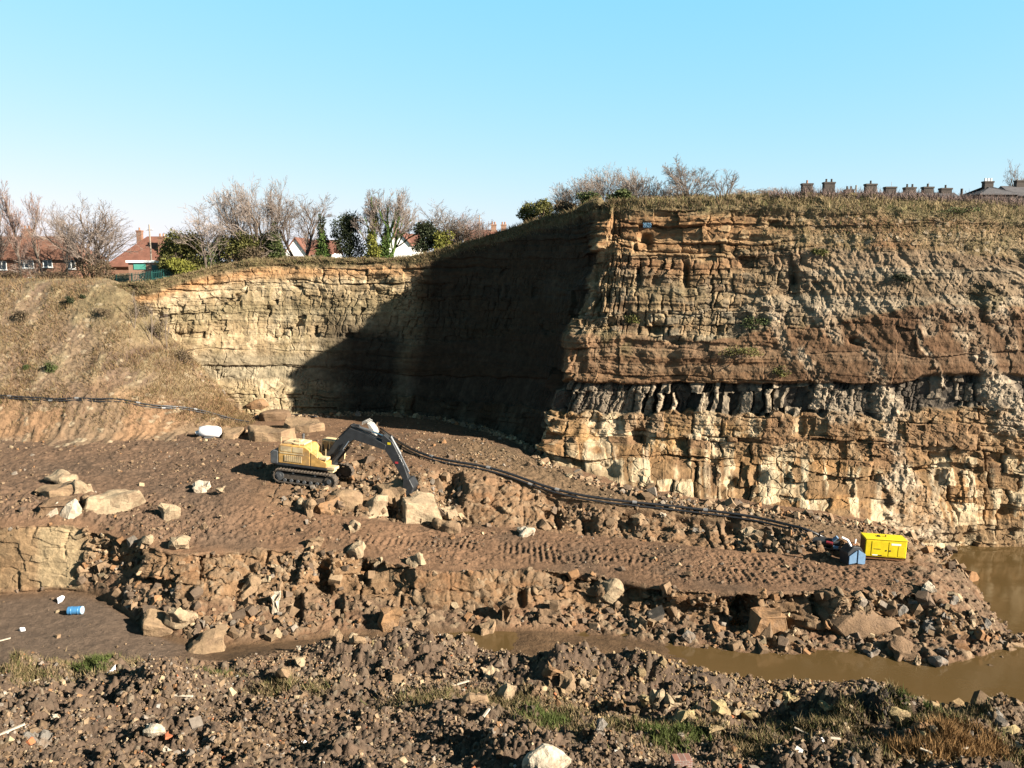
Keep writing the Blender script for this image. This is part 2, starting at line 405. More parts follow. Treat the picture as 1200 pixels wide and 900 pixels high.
rc = mix(rc, (.26, .12, .05), ss(.2, .6, fbm(X * .5, Z * .9, 3, 219)) * .5)
streak = ss(.25, .6, fbm(X * 2.2, Z * .35, 3, 223))
rc = mix(rc, (.20, .14, .09), streak * .5)
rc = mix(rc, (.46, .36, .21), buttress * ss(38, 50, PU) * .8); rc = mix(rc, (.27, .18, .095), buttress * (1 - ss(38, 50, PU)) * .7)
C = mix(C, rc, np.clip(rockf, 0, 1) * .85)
C = mix(C, (.25, .175, .11), rub * ss(.3, .9, i4) * .7); C = mix(C, (.34, .25, .16), rub * ss(.82, .95, i5) * .8)
C = mix(C, (.22, .15, .085), bank3 * .7)
# weathered grass on the foreground and on the crest
gm = np.zeros_like(X)
for (u, v, du, dv) in ((110, 787, 45, 14), (20, 805, 50, 8), (250, 797, 30, 6), (340, 812, 40, 8), (560, 825, 90, 12), (640, 845, 40, 20), (760, 870, 90, 14), (960, 868, 60, 14), (1090, 872, 60, 16), (1120, 892, 110, 14), (900, 880, 60, 12)):
    gm = np.maximum(gm, np.exp(-((PU - u) / du) ** 2 - ((PV - v) / dv) ** 2))
grassmask = gm * ss(-.35, .15, n2)
C = mix(C, (.16, .135, .06), np.clip(grassmask * .9, 0, 1))
C = mix(C, (.28, .15, .06), bump(PV, 892, 16) * bump(PU, 1110, 70) * .7)
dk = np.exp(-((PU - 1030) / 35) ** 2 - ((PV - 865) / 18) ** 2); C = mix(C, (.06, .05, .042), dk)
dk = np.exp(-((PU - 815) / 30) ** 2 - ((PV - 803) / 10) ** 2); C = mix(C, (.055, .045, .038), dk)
gr = np.exp(-((PU - 1060) / 40) ** 2 - ((PV - 823) / 9) ** 2); C = mix(C, (.34, .31, .26), gr * .8)
pale = np.exp(-((PU - 690) / 8) ** 2) * 0
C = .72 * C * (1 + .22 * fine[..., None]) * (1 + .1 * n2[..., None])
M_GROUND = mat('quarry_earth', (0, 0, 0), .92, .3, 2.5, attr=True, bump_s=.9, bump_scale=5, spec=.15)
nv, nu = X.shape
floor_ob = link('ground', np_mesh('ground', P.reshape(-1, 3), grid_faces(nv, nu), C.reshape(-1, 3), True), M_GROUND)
tag(floor_ob, kind='structure')
FL = dict(P=P, N=NF, U=PU, V=PV, B=Bg, fore=fore, rub=rub, grass=grassmask, track=track, face1=face1, up1=upface1, face2=face2, leftup=leftup, leftfloor=leftfloor, chan=chan, bank3=bank3, spit=spit, but=buttress)

# ---- cliff: rows = back turf, rim, soil base, fractured-bed base, brown-bed base, shale base, block base, foot, below
def cliff_nodes():
    T = [  # key s-order u; rows 1..8 (u, v, d)
    (1330, [(1330,239,76),(1330,262,73),(1330,310,71),(1330,370,69.6),(1330,450,68.6),(1330,485,68.3),(1330,560,67.8),(1330,668,66.8)]),
    (1200, [(1200,238,77),(1200,259,74),(1200,305,72),(1200,365,70.5),(1200,448,69.4),(1200,483,69.1),(1200,545,68.6),(1200,656,67.6)]),
    (1100, [(1100,232,77.5),(1100,252,75),(1100,295,73),(1100,360,71.4),(1100,445,70.3),(1100,482,70),(1100,540,69.3),(1100,648,67.2)]),
    (1000, [(1000,229,78),(1000,247,76),(1000,290,74.5),(1000,370,72.8),(1000,448,71.6),(1000,484,71.2),(1000,540,70),(1000,630,65)]),
    (900,  [(900,229,78.5),(900,243,77.2),(900,290,76),(900,385,74.4),(900,450,73.4),(900,485,73),(900,535,71.6),(900,616,66)]),
    (800,  [(800,233,79.2),(800,243,78.3),(800,300,77.2),(800,400,75.8),(800,450,75.2),(800,485,74.8),(800,530,73.4),(800,598,67.5)]),
    (735,  [(735,235,79.6),(735,245,79),(735,300,78),(735,400,77),(735,450,76.5),(735,485,76.2),(735,520,75.0),(735,585,69)]),
    (700,  [(717,236,80),(714,247,79.4),(709,300,78.6),(685,400,77.8),(672,450,77.4),(665,485,77.2),(655,520,76.2),(660,565,72.5)]),
    (680,  [(706,238,80.6),(703,248,80.2),(697,300,79.8),(667,400,79.2),(652,450,78.8),(645,485,78.6),(636,520,78),(628,547,75.5)]),
    (660,  [(690,242,83),(688,252,82.8),(685,300,82.4),(662,400,81.6),(648,450,81),(640,485,80.6),(632,510,80),(624,532,79)]),
    (620,  [(650,251,88),(648,262,87.6),(646,310,87.3),(636,400,86.4),(622,450,85.6),(614,480,85),(606,500,84.4),(598,516,83.6)]),
    (570,  [(600,267,93),(598,277,92.6),(596,315,92.4),(588,400,91.6),(574,445,90.8),(568,475,90.3),(562,492,90),(556,503,89.4)]),
    (510,  [(545,284,96.5),(543,293,96.2),(541,325,96.1),(534,400,95.6),(524,440,95.2),(518,468,95),(512,484,94.6),(508,495,94.2)]),
    (470,  [(485,300,98.5),(483,306.5,98.3),(481,335,98.1),(476,400,98),(470,435,97.8),(468,462,97.5),(466,478,97),(464,490,96.4)]),
    (420,  [(420,303,99),(420,309.5,98.8),(420,335,98.4),(418,395,98.2),(416,430,98),(415,458,97.6),(414,476,97),(413,490,96)]),
    (335,  [(335,304,99.4),(335,310.5,99.2),(335,338,98.6),(335,395,98.2),(335,428,97.8),(335,455,97),(335,475,96.2),(335,496,95)]),
    (270,  [(270,309,98),(270,316,97.8),(270,345,97.2),(270,395,96.8),(270,428,96.4),(270,455,95.8),(270,475,95),(270,500,93.5)]),
    (215,  [(215,322,96.2),(215,329,95.9),(215,355,95.4),(215,395,95.2),(215,428,95),(215,455,94.5),(215,475,94),(215,500,93)]),
    (170,  [(170,331,95),(170,342,94.6),(170,362,94.6),(170,395,94.6),(170,428,94.4),(170,455,94),(170,475,93.5),(170,500,93)]),
    (90,   [(90,336,96),(90,346,95.8),(90,362,95.8),(90,395,95.6),(90,428,95.4),(90,455,95),(90,475,94.5),(90,500,94)]),
    ]
    out = []
    for k, rows in T: out.append([pd(*r) for r in rows])
    N = np.array(out)                                     # C,8,3
    # row 0: turf behind the rim; last row: buried toe
    d = np.gradient(N[:, 0, :2], axis=0); n = np.stack([-d[:, 1], d[:, 0]], -1); n /= np.linalg.norm(n, axis=1, keepdims=True)
    n = np.where(n[:, 1:2] < 0, -n, n)
    back = N[:, 0].copy(); back[:, :2] += n * 5.0; back[:, 2] += .15
    toe = N[:, -1].copy(); toe[:, 2] -= 4; toe[:, :2] += n * .6
    return N, np.concatenate([back[:, None], N, toe[:, None]], 1), n
CN, CNODES, CNORM = cliff_nodes()
seg = np.linalg.norm(np.diff(CN[:, 4, :2], axis=0), axis=1)
CS = np.concatenate([[0], np.cumsum(seg)])
# sample density follows the picture: more columns where the face is seen frontally
CRES = [10, 22, 70, 120, 78, 48, 78, 130, 16]
Pc, Bc, Sg = loft(CS, CNODES, CRES, 1500, soft=3)
Bcg = np.repeat(Bc[:, None], len(Sg), 1); S = np.repeat(Sg[None, :], len(Bc), 0)
Nc = normals(Pc)
cu, cv = proj(Pc)
x_, y_, z_ = Pc[..., 0], Pc[..., 1], Pc[..., 2].copy()
s_corner = CS[8]; s_rear = CS[13]
right = 1 - ss(s_corner - .6, s_corner + .6, S)
side = ss(s_corner - .3, s_corner + 1, S) * (1 - ss(s_rear - 3, s_rear + 1, S))
rear = ss(s_rear - 2, s_rear + 1.5, S)
nh = Nc.copy(); nh[..., 2] *= .25; nh /= np.linalg.norm(nh, axis=-1, keepdims=True)
# outward = towards the quarry void (camera side)
flip = np.where((nh[..., 0] * x_ + nh[..., 1] * y_) > 0, -1.0, 1.0)[..., None]; nh = nh * flip
wob = .22 * fbm(S * .09, z_ * .05, 3, 301) + .06 * fbm(S * .7, z_ * .4, 3, 305)
W = Bcg + wob * ss(1.2, 2.2, Bcg) + .22 * bump(Bcg, 6, .35) * (vn(S * 1.3, S * 0, 299) - .4)                           # wavering bed boundaries
def band(a, b, e=.06): return ss(a - e, a + e, W) * (1 - ss(b - e, b + e, W))
b_turf = 1 - ss(1.9, 2.25, W); b_soil = band(2.1, 3, .12); b_frac = band(3, 4, .05); b_brown = band(4, 5, .03); b_shale = band(5, 6, .03); b_blk = band(6, 7, .05); b_low = ss(6.95, 7.05, W)
far = ss(850, 980, cu) * right                               # scree-covered, gullied part of the face on the right
sw = S + .55 * fbm(S * .45, z_ * .45, 3, 303) + .16 * fbm(S * 1.9, z_ * 1.9, 3, 307)
zw = z_ + .30 * fbm(S * .35, z_ * .5, 3, 309) + .07 * fbm(S * 2.3, z_ * 2.3, 2, 313)
A1, A1b, e1s, e1z = blocks(sw, zw, 2.1, 1.5, 311, .5)
A2, A2b, e2s, e2z = blocks(sw * 1.02, zw, .7, .4, 331, .6)
A3, A3b, e3s, e3z = blocks(sw + .12 * zw, zw, 1.0, .95, 351, .6)
A4, A4b, e4s, e4z = blocks(sw * 1.0 + .22 * zw + .3 * fbm(S * 1.1, z_ * .5, 2, 373), zw, .5, 2.3, 371, .9)
A5, A5b, e5s, e5z = blocks(sw, zw, 5.2, 2.1, 391, .5)
V1, V2, VI = vor(sw / .9, zw / .55, 395); vE = (V2 - V1)
W1, W2, WI = vor(sw / .38, zw / .3, 397)
f_lo = fbm(S * .16, z_ * .16, 4, 401); f_mid = fbm(S * .7, z_ * .6, 4, 405); f_hi = fbm(S * 2.4, z_ * 2.4, 4, 409)
vstr = fbm(S * 1.6 + .5 * f_mid, z_ * .22, 4, 413)
zb = zw + .12 * fbm(S * .12, z_ * .2, 3, 433)
thin = (vn(zb * 2.6, S * .06, 435) - .5) * .6 + (vn(zb * 6.5, S * .16, 437) - .5) * .4       # thin hard and soft beds
thinq = ss(.42, .58, vn(zb * 2.1, S * .05, 439)) - .5
D = f_lo * .6 * (1 - .4 * far) + f_mid * .20 * (1 - .5 * far) + f_hi * .09 + (thin * .42 + thinq * .28) * (1 - b_shale) * (1 - .55 * b_brown) * (1 - .5 * b_frac) * (1 - b_turf) * (1 - .5 * far) * (1 - .62 * (b_blk + b_low)) * (1 - .5 * rear)
crack = lambda e, w: np.exp(-(e / w) ** 2)
cm1 = ss(.35, .7, vn(S * .35, z_ * .5, 421)); cm2 = ss(.4, .75, vn(S * .6 + 9, z_ * .7, 423)); rough_z = .25 + .75 * ss(.3, .7, vn(S * .17, z_ * .28, 427))
miss = ss(.80, .84, A1) * cm1; miss2 = ss(.86, .9, A2) * cm2
vch = (VI - .5) * .22 * rough_z - .16 * (1 - ss(.0, .12, vE)) * cm2
D += b_soil * (1 - far * .8) * ((A1 - .5) * .5 * rough_z + vch - .3 * crack(e1z, .09) * cm1 - .3 * crack(e1s, .09) * cm2 - .6 * miss)
D += b_frac * (1 - far * .75) * ((A3 - .5) * .5 * rough_z + vch - .34 * crack(e3s, .07) * cm1 * (1 - .4 * rear) - .14 * crack(e3z, .06) * cm2 * (1 - .5 * rear) - .7 * ss(.84, .88, A3) * cm2 + vstr * .08)
D += b_brown * ((A5 - .5) * .3 + .22 + (VI - .5) * .10 * rough_z - .12 * crack(e5z, .06) * cm1 - .14 * crack(e5s, .05) * cm2)
sh_amp = .3 + .7 * ss(690, 800, cu) * (1 - ss(960, 1010, cu))
D += b_shale * (-.45 * (1 - .85 * rear) + (A4 - .5) * 1.7 * sh_amp * right * (.35 + .9 * vn(S * .3, S * 0, 297)) + vch * .8 - .5 * crack(e4s, .08) * sh_amp * cm2)
D += b_blk * (.15 + (A1 - .5) * .65 * rough_z - .45 * crack(e1s, .08) * cm1 - .3 * crack(e1z, .07) * cm2 + (WI - .5) * .12 - .8 * miss - .35 * miss2 + vch * .5)
D += b_low * ((A1 - .5) * .5 * (1 - ss(7.5, 8, W) * .4) * rough_z + (A5 - .5) * .7 - .4 * crack(e1s, .08) * cm1 + vch * .7 + vstr * .12 - .7 * miss - .3 * miss2 * rough_z)
D += b_turf * (fbm(S * .9, Bcg * 3, 3, 431) * .35)
D *= 1 - .55 * side
crn = np.exp(-((S - s_corner) / 3.2) ** 2); D += crn * ((A5 - .5) * 1.5 + (A1b - .5) * .8 + .5 * f_mid)
# undercut line below the brown bed
D -= right * bump(W, 5.03, .05) * .3 * (.4 + cm1)
# gullied scree: ridges running down to the right
gx = (S - .6 * z_)
gx = gx + 1.6 * fbm(S * .18, z_ * .22, 3, 439)
gul = fbm(gx * .45, z_ * .16, 4, 441); gul2 = fbm(gx * 1.5, z_ * .45, 3, 445) * (.3 + 1.1 * vn(S * .22, z_ * .3, 446))
scr1, scr2, scri = vor(sw / .32, zw / .28, 447)
D += far * (band(3.0, 4.3, .4) * (gul * .2 + gul2 * .26) + band(2.1, 3.2, .3) * (gul * .15 + gul2 * .15) + band(2.1, 4.2, .3) * (scri - .5) * .1)
# scree fans lying against the face
fans = np.zeros_like(S)
for (ua, va, ub, vb, wa, wb) in ((1010, 395, 1045, 488, 4, 26), (1045, 480, 1062, 600, 8, 14), (1072, 385, 1108, 452, 5, 3), (1118, 360, 1168, 448, 22, 12), (1165, 440, 1200, 505, 18, 45), (940, 410, 985, 492, 6, 30), (1085, 370, 1090, 390, 20, 8), (1160, 330, 1185, 410, 20, 8), (960, 360, 985, 400, 20, 6), (905, 350, 925, 420, 14, 5), (1060, 545, 1085, 630, 10, 38), (1040, 560, 1062, 630, 5, 18)):
    t = np.clip((cv - va) / (vb - va), 0, 1); uc_ = ua + (ub - ua) * t; wd = wa + (wb - wa) * t
    fans = np.maximum(fans, (1 - ss(.5, 1.2, np.abs(cu - uc_ + 9 * f_mid + 5 * f_hi) / wd)) * ss(va - 8, va + 3, cv) * (1 - ss(vb - 2, vb + 8, cv)))
fans *= right
D = D * (1 - .6 * fans) + fans * (.16 + .15 * f_hi + (scri - .5) * .16)
# alcoves and open joints that read as black holes
for (u, v, du, dv, dep) in ((757, 283, 7, 9, 1.2), (745, 290, 3, 6, .9), (748, 322, 3, 9, .8), (803, 322, 3.5, 14, .9), (930, 325, 5, 18, 1.0), (908, 262, 8, 4, .8), (700, 355, 5, 10, .7), (712, 350, 3, 8, .7), (770, 385, 5, 7, .7), (790, 400, 9, 4, .7), (748, 512, 9, 10, 1.2), (800, 520, 8, 6, .8), (712, 552, 12, 9, 1.2), (652, 512, 7, 5, .9), (695, 500, 9, 14, .5), (855, 565, 8, 6, .9), (890, 560, 9, 7, .8), (760, 575, 8, 6, .9), (835, 540, 6, 5, .8), (940, 500, 5, 10, .6), (1002, 400, 6, 4, .7), (1095, 535, 10, 4, .5)):
    D -= dep * np.exp(-(np.abs(cu - u + 2.5 * f_mid) / du) ** 3 - (np.abs(cv - v + 2.5 * f_hi) / dv) ** 3)
# apron of old wash at the foot of the corner, runnels in it
apr = ss(7.2, 7.8, Bcg) * (1 - ss(700, 760, cu)) * right
D = D * (1 - .6 * apr) + apr * (.35 * vstr)
D *= ss(0.3, 1.3, Bcg)
Pc = Pc + nh * D[..., None]
Pc[..., 2] += (b_turf * .22 * fbm(S * .35, Bcg * 2, 4, 451)) * ss(.2, 1, Bcg)

# --- colours of the beds
def tone(c, k): return np.array(c) * k
E = np.ones(Pc.shape) * np.array((.21, .165, .085))
E = mix(E, (.13, .12, .05), ss(0, .4, f_mid) * .6)
st1 = ss(-.25, .35, vstr); st2 = ss(.05, .5, fbm(S * .35, z_ * .5, 4, 455)); st3 = ss(-.1, .4, fbm(S * .3 + 7, z_ * .8, 4, 457))
so = mix(np.ones(Pc.shape) * np.array((.36, .225, .11)), (.25, .145, .07), st2); so = mix(so, (.44, .34, .2), ss(.6, .9, VI) * st1 * .9)
so = mix(so, (.34, .265, .155), far * .8); so = mix(so, (.18, .15, .075), far * ss(-.1, .4, f_mid) * .7); so = mix(so, (.27, .14, .07), far * ss(.1, .4, f_lo) * .6); so = mix(so, (.42, .36, .27), far * ss(.86, .93, scri) * .8)
E = mix(E, so, b_soil)
fr = mix(np.ones(Pc.shape) * np.array((.34, .255, .15)), (.22, .155, .095), st2); fr = mix(fr, (.29, .265, .205), ss(.5, .9, VI) * .7); fr = mix(fr, (.50, .40, .24), ss(.5, .9, A3b) * st1 * .7)
fr = mix(fr, (.31, .18, .09), bump(W, 3.08, .12) * .8); fr = mix(fr, (.16, .14, .07), st3 * .35)
fr = mix(fr, (.35, .285, .205), far * .85); fr = mix(fr, (.185, .155, .115), far * ss(0, .4, gul) * .7); fr = mix(fr, (.38, .32, .22), far * ss(.7, .95, scri) * ss(-.2, .4, gul2) * .8); fr = mix(fr, (.2, .15, .09), far * st2 * .5)
E = mix(E, fr, b_frac)
br = mix(np.ones(Pc.shape) * np.array((.235, .145, .08)), (.30, .20, .115), ss(-.3, .4, fbm(S * .15, z_ * 1.6, 4, 461))); br = mix(br, (.17, .105, .062), ss(.2, .6, f_lo) * .6)
br = mix(br, (.18, .105, .058), far * .6); br = mix(br, (.33, .24, .15), ss(.35, .6, vstr) * .4)
E = mix(E, br, b_brown)
sl = mix(np.ones(Pc.shape) * np.array((.085, .073, .062)), (.42, .35, .26), ss(.38, .68, A4 + .12 * f_hi) * (.35 + .65 * sh_amp)); sl = mix(sl, (.15, .125, .10), ss(.55, .9, VI) * .6)
E = mix(E, sl, b_shale)
clean = ss(.45, .8, .55 * A1b + .25 * VI + .35 * st1 - .25 * st2)
bl = mix(np.ones(Pc.shape) * np.array((.31, .20, .10)), (.40, .245, .10), st3); bl = mix(bl, (.66, .54, .36), clean * (1 - .4 * far)); bl = mix(bl, (.22, .13, .07), ss(.6, .72, A1) * .7)
bl = mix(bl, (.30, .18, .085), far * .45)
E = mix(E, bl, b_blk)
clean2 = ss(.5, .75, .5 * A1b + .25 * VI + .4 * st1 - .3 * st2)
lo = mix(np.ones(Pc.shape) * np.array((.29, .185, .09)), (.22, .135, .07), st2); lo = mix(lo, (.40, .225, .085), st3 * (.35 + .5 * far)); lo = mix(lo, (.64, .53, .35), clean2)
lo = mix(lo, (.56, .48, .35), ss(.38, .6, vstr) * .7)                       # pale lime runs
lo = mix(lo, (.13, .11, .085), ss(.5, .8, fbm(S * .5, z_ * .9, 4, 465)) * .8)
lo = mix(lo, (.24, .175, .095), apr * .8)
E = mix(E, lo, b_low)
E = mix(E, mix(np.ones(Pc.shape) * np.array((.47, .395, .295)), (.27, .22, .16), ss(.4, .9, scri)), fans * .9 * (.35 + .65 * ss(-.4, .2, f_hi + f_mid)))
E = mix(E, (.15, .125, .06), right * ss(.2, .5, fbm(S * .4, z_ * .35, 4, 471)) * ss(3.2, 3.8, W) * (1 - ss(4.2, 4.6, W)) * .75)   # mossy patches
strat0 = ss(.45, .7, vn(zb * 1.7, S * .05, 443))
# rear wall: orange soil over pale yellow jointed rock
rw = mix(np.ones(Pc.shape) * np.array((.46, .365, .22)), (.33, .26, .155), st2); rw = mix(rw, (.66, .56, .38), ss(.4, .75, .5 * A1b + .3 * VI + .3 * st1) * .8); rw = mix(rw, (.27, .22, .12), ss(.0, .45, f_mid + .4 * f_lo) * .7)
rw = mix(rw, (.48, .27, .115), bump(W, 2.25, .3) * .85 + 0 * S); rw = mix(rw, (.24, .20, .11), bump(W, 3.35, .28) * .7)
rw = mix(rw, (.24, .225, .17), band(4.6, 5.6, .15) * .6)
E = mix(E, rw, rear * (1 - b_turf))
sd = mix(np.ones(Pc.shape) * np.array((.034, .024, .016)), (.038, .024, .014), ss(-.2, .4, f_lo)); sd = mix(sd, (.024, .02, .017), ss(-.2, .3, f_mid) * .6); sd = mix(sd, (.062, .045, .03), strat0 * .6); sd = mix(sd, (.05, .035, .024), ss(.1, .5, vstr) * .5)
E = mix(E, sd, np.clip(side, 0, 1) * (1 - b_turf) * .9)  # side wall's shade painted in: base colour far darker than the rock
# dark stained rock above the water at the far right
E = mix(E, (.22, .15, .08), right * ss(1080, 1130, cu) * bump(cv, 628, 18) * .6)
# the corner's cast shade on the rear wall, deepened by near-black base colour
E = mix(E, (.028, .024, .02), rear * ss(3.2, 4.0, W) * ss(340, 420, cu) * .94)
strat_c = ss(.35, .65, vn(zb * 1.7, S * .05, 443)); E = mix(E, E * np.array((.72, .62, .52)), strat_c * .7 * (1 - b_turf) * (1 - b_shale) * (1 - .6 * (b_blk + b_low)) * (1 - .5 * rear))
E = E = mix(E, np.repeat(E.mean(-1, keepdims=True), 3, -1), np.full(S.shape, .13))
E = (.76 + .04 * right * (1 - side))[..., None] * np.array((1.03, .96, .87)) * E * (1 + .3 * f_hi[..., None]) * (1 + .2 * f_mid[..., None])
M_CLIFF = mat('cliff_rock', (0, 0, 0), .92, .3, 1.8, attr=True, bump_s=.45, bump_scale=7, spec=.15)
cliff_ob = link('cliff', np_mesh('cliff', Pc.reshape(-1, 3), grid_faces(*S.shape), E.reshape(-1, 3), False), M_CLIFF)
tag(cliff_ob, kind='structure')
CL = dict(P=Pc, U=cu, V=cv, W=Bcg, right=right, far=far, rear=rear, side=side, N=nh, fans=fans)

# ---- grassy hillside on the left
def hill_nodes():
    T = {  # u: (v,d) foot0, foot, mid-low, mid, mid-high, crest, behind
    -480: [(548,70),(520,76),(470,79.5),(420,84),(370,89),(334,93.5),(326,100)],
    -260: [(548,70),(520,76),(470,79.5),(420,84),(370,89),(334,93.5),(326,100)],
    -120: [(548,70),(520,76),(470,79.5),(420,84),(370,89),(334,93.5),(326,100)],
    0:    [(548,70),(520,76.5),(470,80),(420,84.5),(372,89),(333,93.5),(326,100)],
    70:   [(548,70.5),(518,77),(468,80.5),(420,85),(372,89.3),(334,93.6),(327,100)],
    135:  [(545,72),(515,78),(470,81),(425,85),(378,89.5),(338,93.4),(329,99)],
    165:  [(540,73.5),(512,79),(475,81.5),(435,85.5),(395,89.7),(362,93.5),(358,99)],
    200:  [(535,75),(510,80.5),(480,83),(450,86.2),(420,90),(396,94),(394,99)],
    250:  [(530,78),(508,83.5),(492,85.5),(475,88),(460,91),(446,94.5),(446,99)],
    285:  [(522,82),(508,86),(500,88),(493,90),(487,92),(482,95),(484,99)],
    310:  [(520,84),(512,87),(507,88.5),(504,90),(502,92),(500,95),(500,99)],
    }
    us = sorted(T)
    return us, np.array([[pd(u, v, d) for v, d in T[u]] for u in us])
HU, HN = hill_nodes()
Ph, Bh, Uh = loft(HU, HN, [40, 70, 70, 70, 60, 20], 680, soft=8)
Bhg = np.repeat(Bh[:, None], len(Uh), 1)
X, Y, Z = Ph[..., 0].copy(), Ph[..., 1].copy(), Ph[..., 2].copy()
hu, hv = proj(Ph)
Nh = normals(Ph); Nh = np.where(Nh[..., 2:3] < 0, -Nh, Nh)
g1 = fbm(X * .12, Z * .12 + Y * .05, 4, 501); g2 = fbm(X * .7, Z * .7, 4, 505); g3 = fbm(X * 3, Z * 3, 3, 509); rn = fbm(X * 1.1, Z * .2, 4, 513)
f1, f2, idh = vor(X / .5, (Z + Y * .6) / .5, 517)
low = 1 - ss(1.6, 3.0, Bhg)
Ph = Ph + Nh * (g1 * .7 + g2 * .22 + g3 * .05 + low * rn * .3 + np.clip(.5 - f1, 0, 1) * .28 * ss(.5, .8, idh))[..., None] * (ss(0, .8, Bhg) * (1 - ss(5.4, 6, Bhg) * .6))[..., None]
H = np.ones(Ph.shape) * np.array((.245, .18, .105))
H = mix(H, (.17, .135, .07), ss(-.1, .4, g1) * .8); H = mix(H, (.13, .088, .066), ss(.12, .4, fbm(X * .28 + 3, Z * .4, 4, 507)) * .75); H = mix(H, (.25, .17, .12), ss(-.05, .45, -g1) * .6); H = mix(H, (.32, .26, .15), ss(.1, .5, g2) * .55)
H = mix(H, (.25, .168, .105), low * .85); H = mix(H, (.33, .185, .095), low * ss(.05, .4, fbm(X * .22, Z * .4, 3, 521)) * .55)
og = np.exp(-((hu - 275) / 28) ** 2 - ((hv - 475) / 20) ** 2); H = mix(H, (.42, .2, .08), og * .9)
H = mix(H, (.17, .125, .085), (1 - ss(.4, 1.1, Bhg)) * .9)
H = mix(H, (.42, .34, .23), ss(.93, .98, idh) * .7)
H = .8 * H * (1 + .25 * g3[..., None]) * (1 + .15 * g2[..., None])
hill_ob = link('hillside', np_mesh('hillside', Ph.reshape(-1, 3), grid_faces(*X.shape), H.reshape(-1, 3), True), M_GROUND)
tag(hill_ob, kind='structure')
HL = dict(P=Ph, B=Bhg, U=hu, V=hv)

# ---- plateau above the quarry, out to the horizon
rim = CN[:, 0]                                             # right .. left
rimb = CNODES[:, 0].copy(); rimb[:, :2] = rim[:, :2] * .5 + rimb[:, :2] * .5
poly = [(400., 68.), (90., 73.)] + [tuple(p[:2]) for p in rimb] + [(-62., 97), (-120., 97.), (-400., 97.), (-400., -200.), (400., -200.)]
poly = np.array(poly)
def inside(px_, py_):
    r = np.zeros(px_.shape, bool); n = len(poly)
    for i in range(n):
        x1, y1 = poly[i]; x2, y2 = poly[(i + 1) % n]
        c = ((y1 > py_) != (y2 > py_)) & (px_ < (x2 - x1) * (py_ - y1) / (y2 - y1 + 1e-12) + x1)
        r ^= c
    return r
ctrl = [tuple(p) for p in rim] + [(-50, 97, -2.25), (-60, 97, -2.25), (-75, 97, -2.25), (-100, 97, -2.25), (-70, 115, -1.9), (-45, 115, -1.3), (-25, 112, .2), (-10, 115, .9), (90, 76, 5.6), (60, 115, 6.6), (30, 105, 7.0), (10, 100, 5.2), (100, 120, 6.4), (0, 180, .6), (60, 200, 4.5), (-80, 200, -1.4), (0, 1500, 0), (-900, 1500, 0), (900, 1500, 0), (-900, 300, -1), (900, 300, 1)]
ctrl = np.array(ctrl)
def plateau_z(x, y):
    x = np.asarray(x, float); y = np.asarray(y, float)
    num = 0; den = 0
    for cx, cy, cz in ctrl:
        w = 1 / ((x - cx) ** 2 + (y - cy) ** 2 + 4) ** 1.6
        num = num + w * cz; den = den + w
    return num / den - .12
ax = np.concatenate([-np.geomspace(3500, 151, 24), np.linspace(-150, 150, 301), np.geomspace(151, 3500, 24)])
ay = np.concatenate([np.linspace(66, 200, 168), np.geomspace(202, 4000, 40)])
GX, GY = np.meshgrid(ax, ay)
GZ = plateau_z(GX, GY) + .12 * fbm(GX * .3, GY * .3, 3, 601)
fc = grid_faces(*GX.shape)
pv_ = np.stack([GX, GY, GZ], -1).reshape(-1, 3)
cen = pv_[fc].mean(1)
fc = fc[~inside(cen[:, 0], cen[:, 1])]
pg = fbm(GX * .1, GY * .1, 4, 605)
PC = np.ones(GX.shape + (3,)) * np.array((.20, .165, .085)); PC = mix(PC, (.13, .125, .05), ss(-.1, .4, pg)); PC = mix(PC, (.2, .15, .12), ss(0, .5, -pg) * ss(20, 40, GX))
plat = link('plateau', np_mesh('plateau', pv_, fc, PC.reshape(-1, 3), True), M_GROUND)
tag(plat, kind='structure')

# ---- brown water of the pond and the channel
def pond():
    m = bpy.data.materials.new('brown_water'); m.use_nodes = True
    n, l = nt(m); b = n['Principled BSDF']
    b.inputs['Base Color'].default_value = (.04, .025, .0095, 1); b.inputs['Roughness'].default_value = .1; b.inputs['Specular IOR Level'].default_value = .38
    tc = n.new('ShaderNodeTexCoord'); no = n.new('ShaderNodeTexNoise'); no.inputs['Scale'].default_value = 1.6; no.inputs['Detail'].default_value = 3
    l.new(tc.outputs['Object'], no.inputs['Vector'])
    bp = n.new('ShaderNodeBump'); bp.inputs['Strength'].default_value = .16; bp.inputs['Distance'].default_value = .05
    l.new(no.outputs['Fac'], bp.inputs['Height']); l.new(bp.outputs[0], b.inputs['Normal'])
    n2 = n.new('ShaderNodeTexNoise'); n2.inputs['Scale'].default_value = .12; n2.inputs['Detail'].default_value = 3
    l.new(tc.outputs['Object'], n2.inputs['Vector'])
    mx = n.new('ShaderNodeMix'); mx.data_type = 'RGBA'; mx.inputs[6].default_value = (.052, .034, .013, 1); mx.inputs[7].default_value = (.074, .046, .019, 1)
    l.new(n2.outputs['Fac'], mx.inputs[0]); l.new(mx.outputs[2], b.inputs['Base Color'])
    MATS['water'] = m
    me = bpy.data.meshes.new('water')
    me.from_pydata([(-12, 36, -24.12), (130, 36, -24.12), (130, 76, -24.12), (-12, 76, -24.12)], [], [(0, 1, 2, 3)])
    tag(link('water', me, m), kind='structure')
pond()
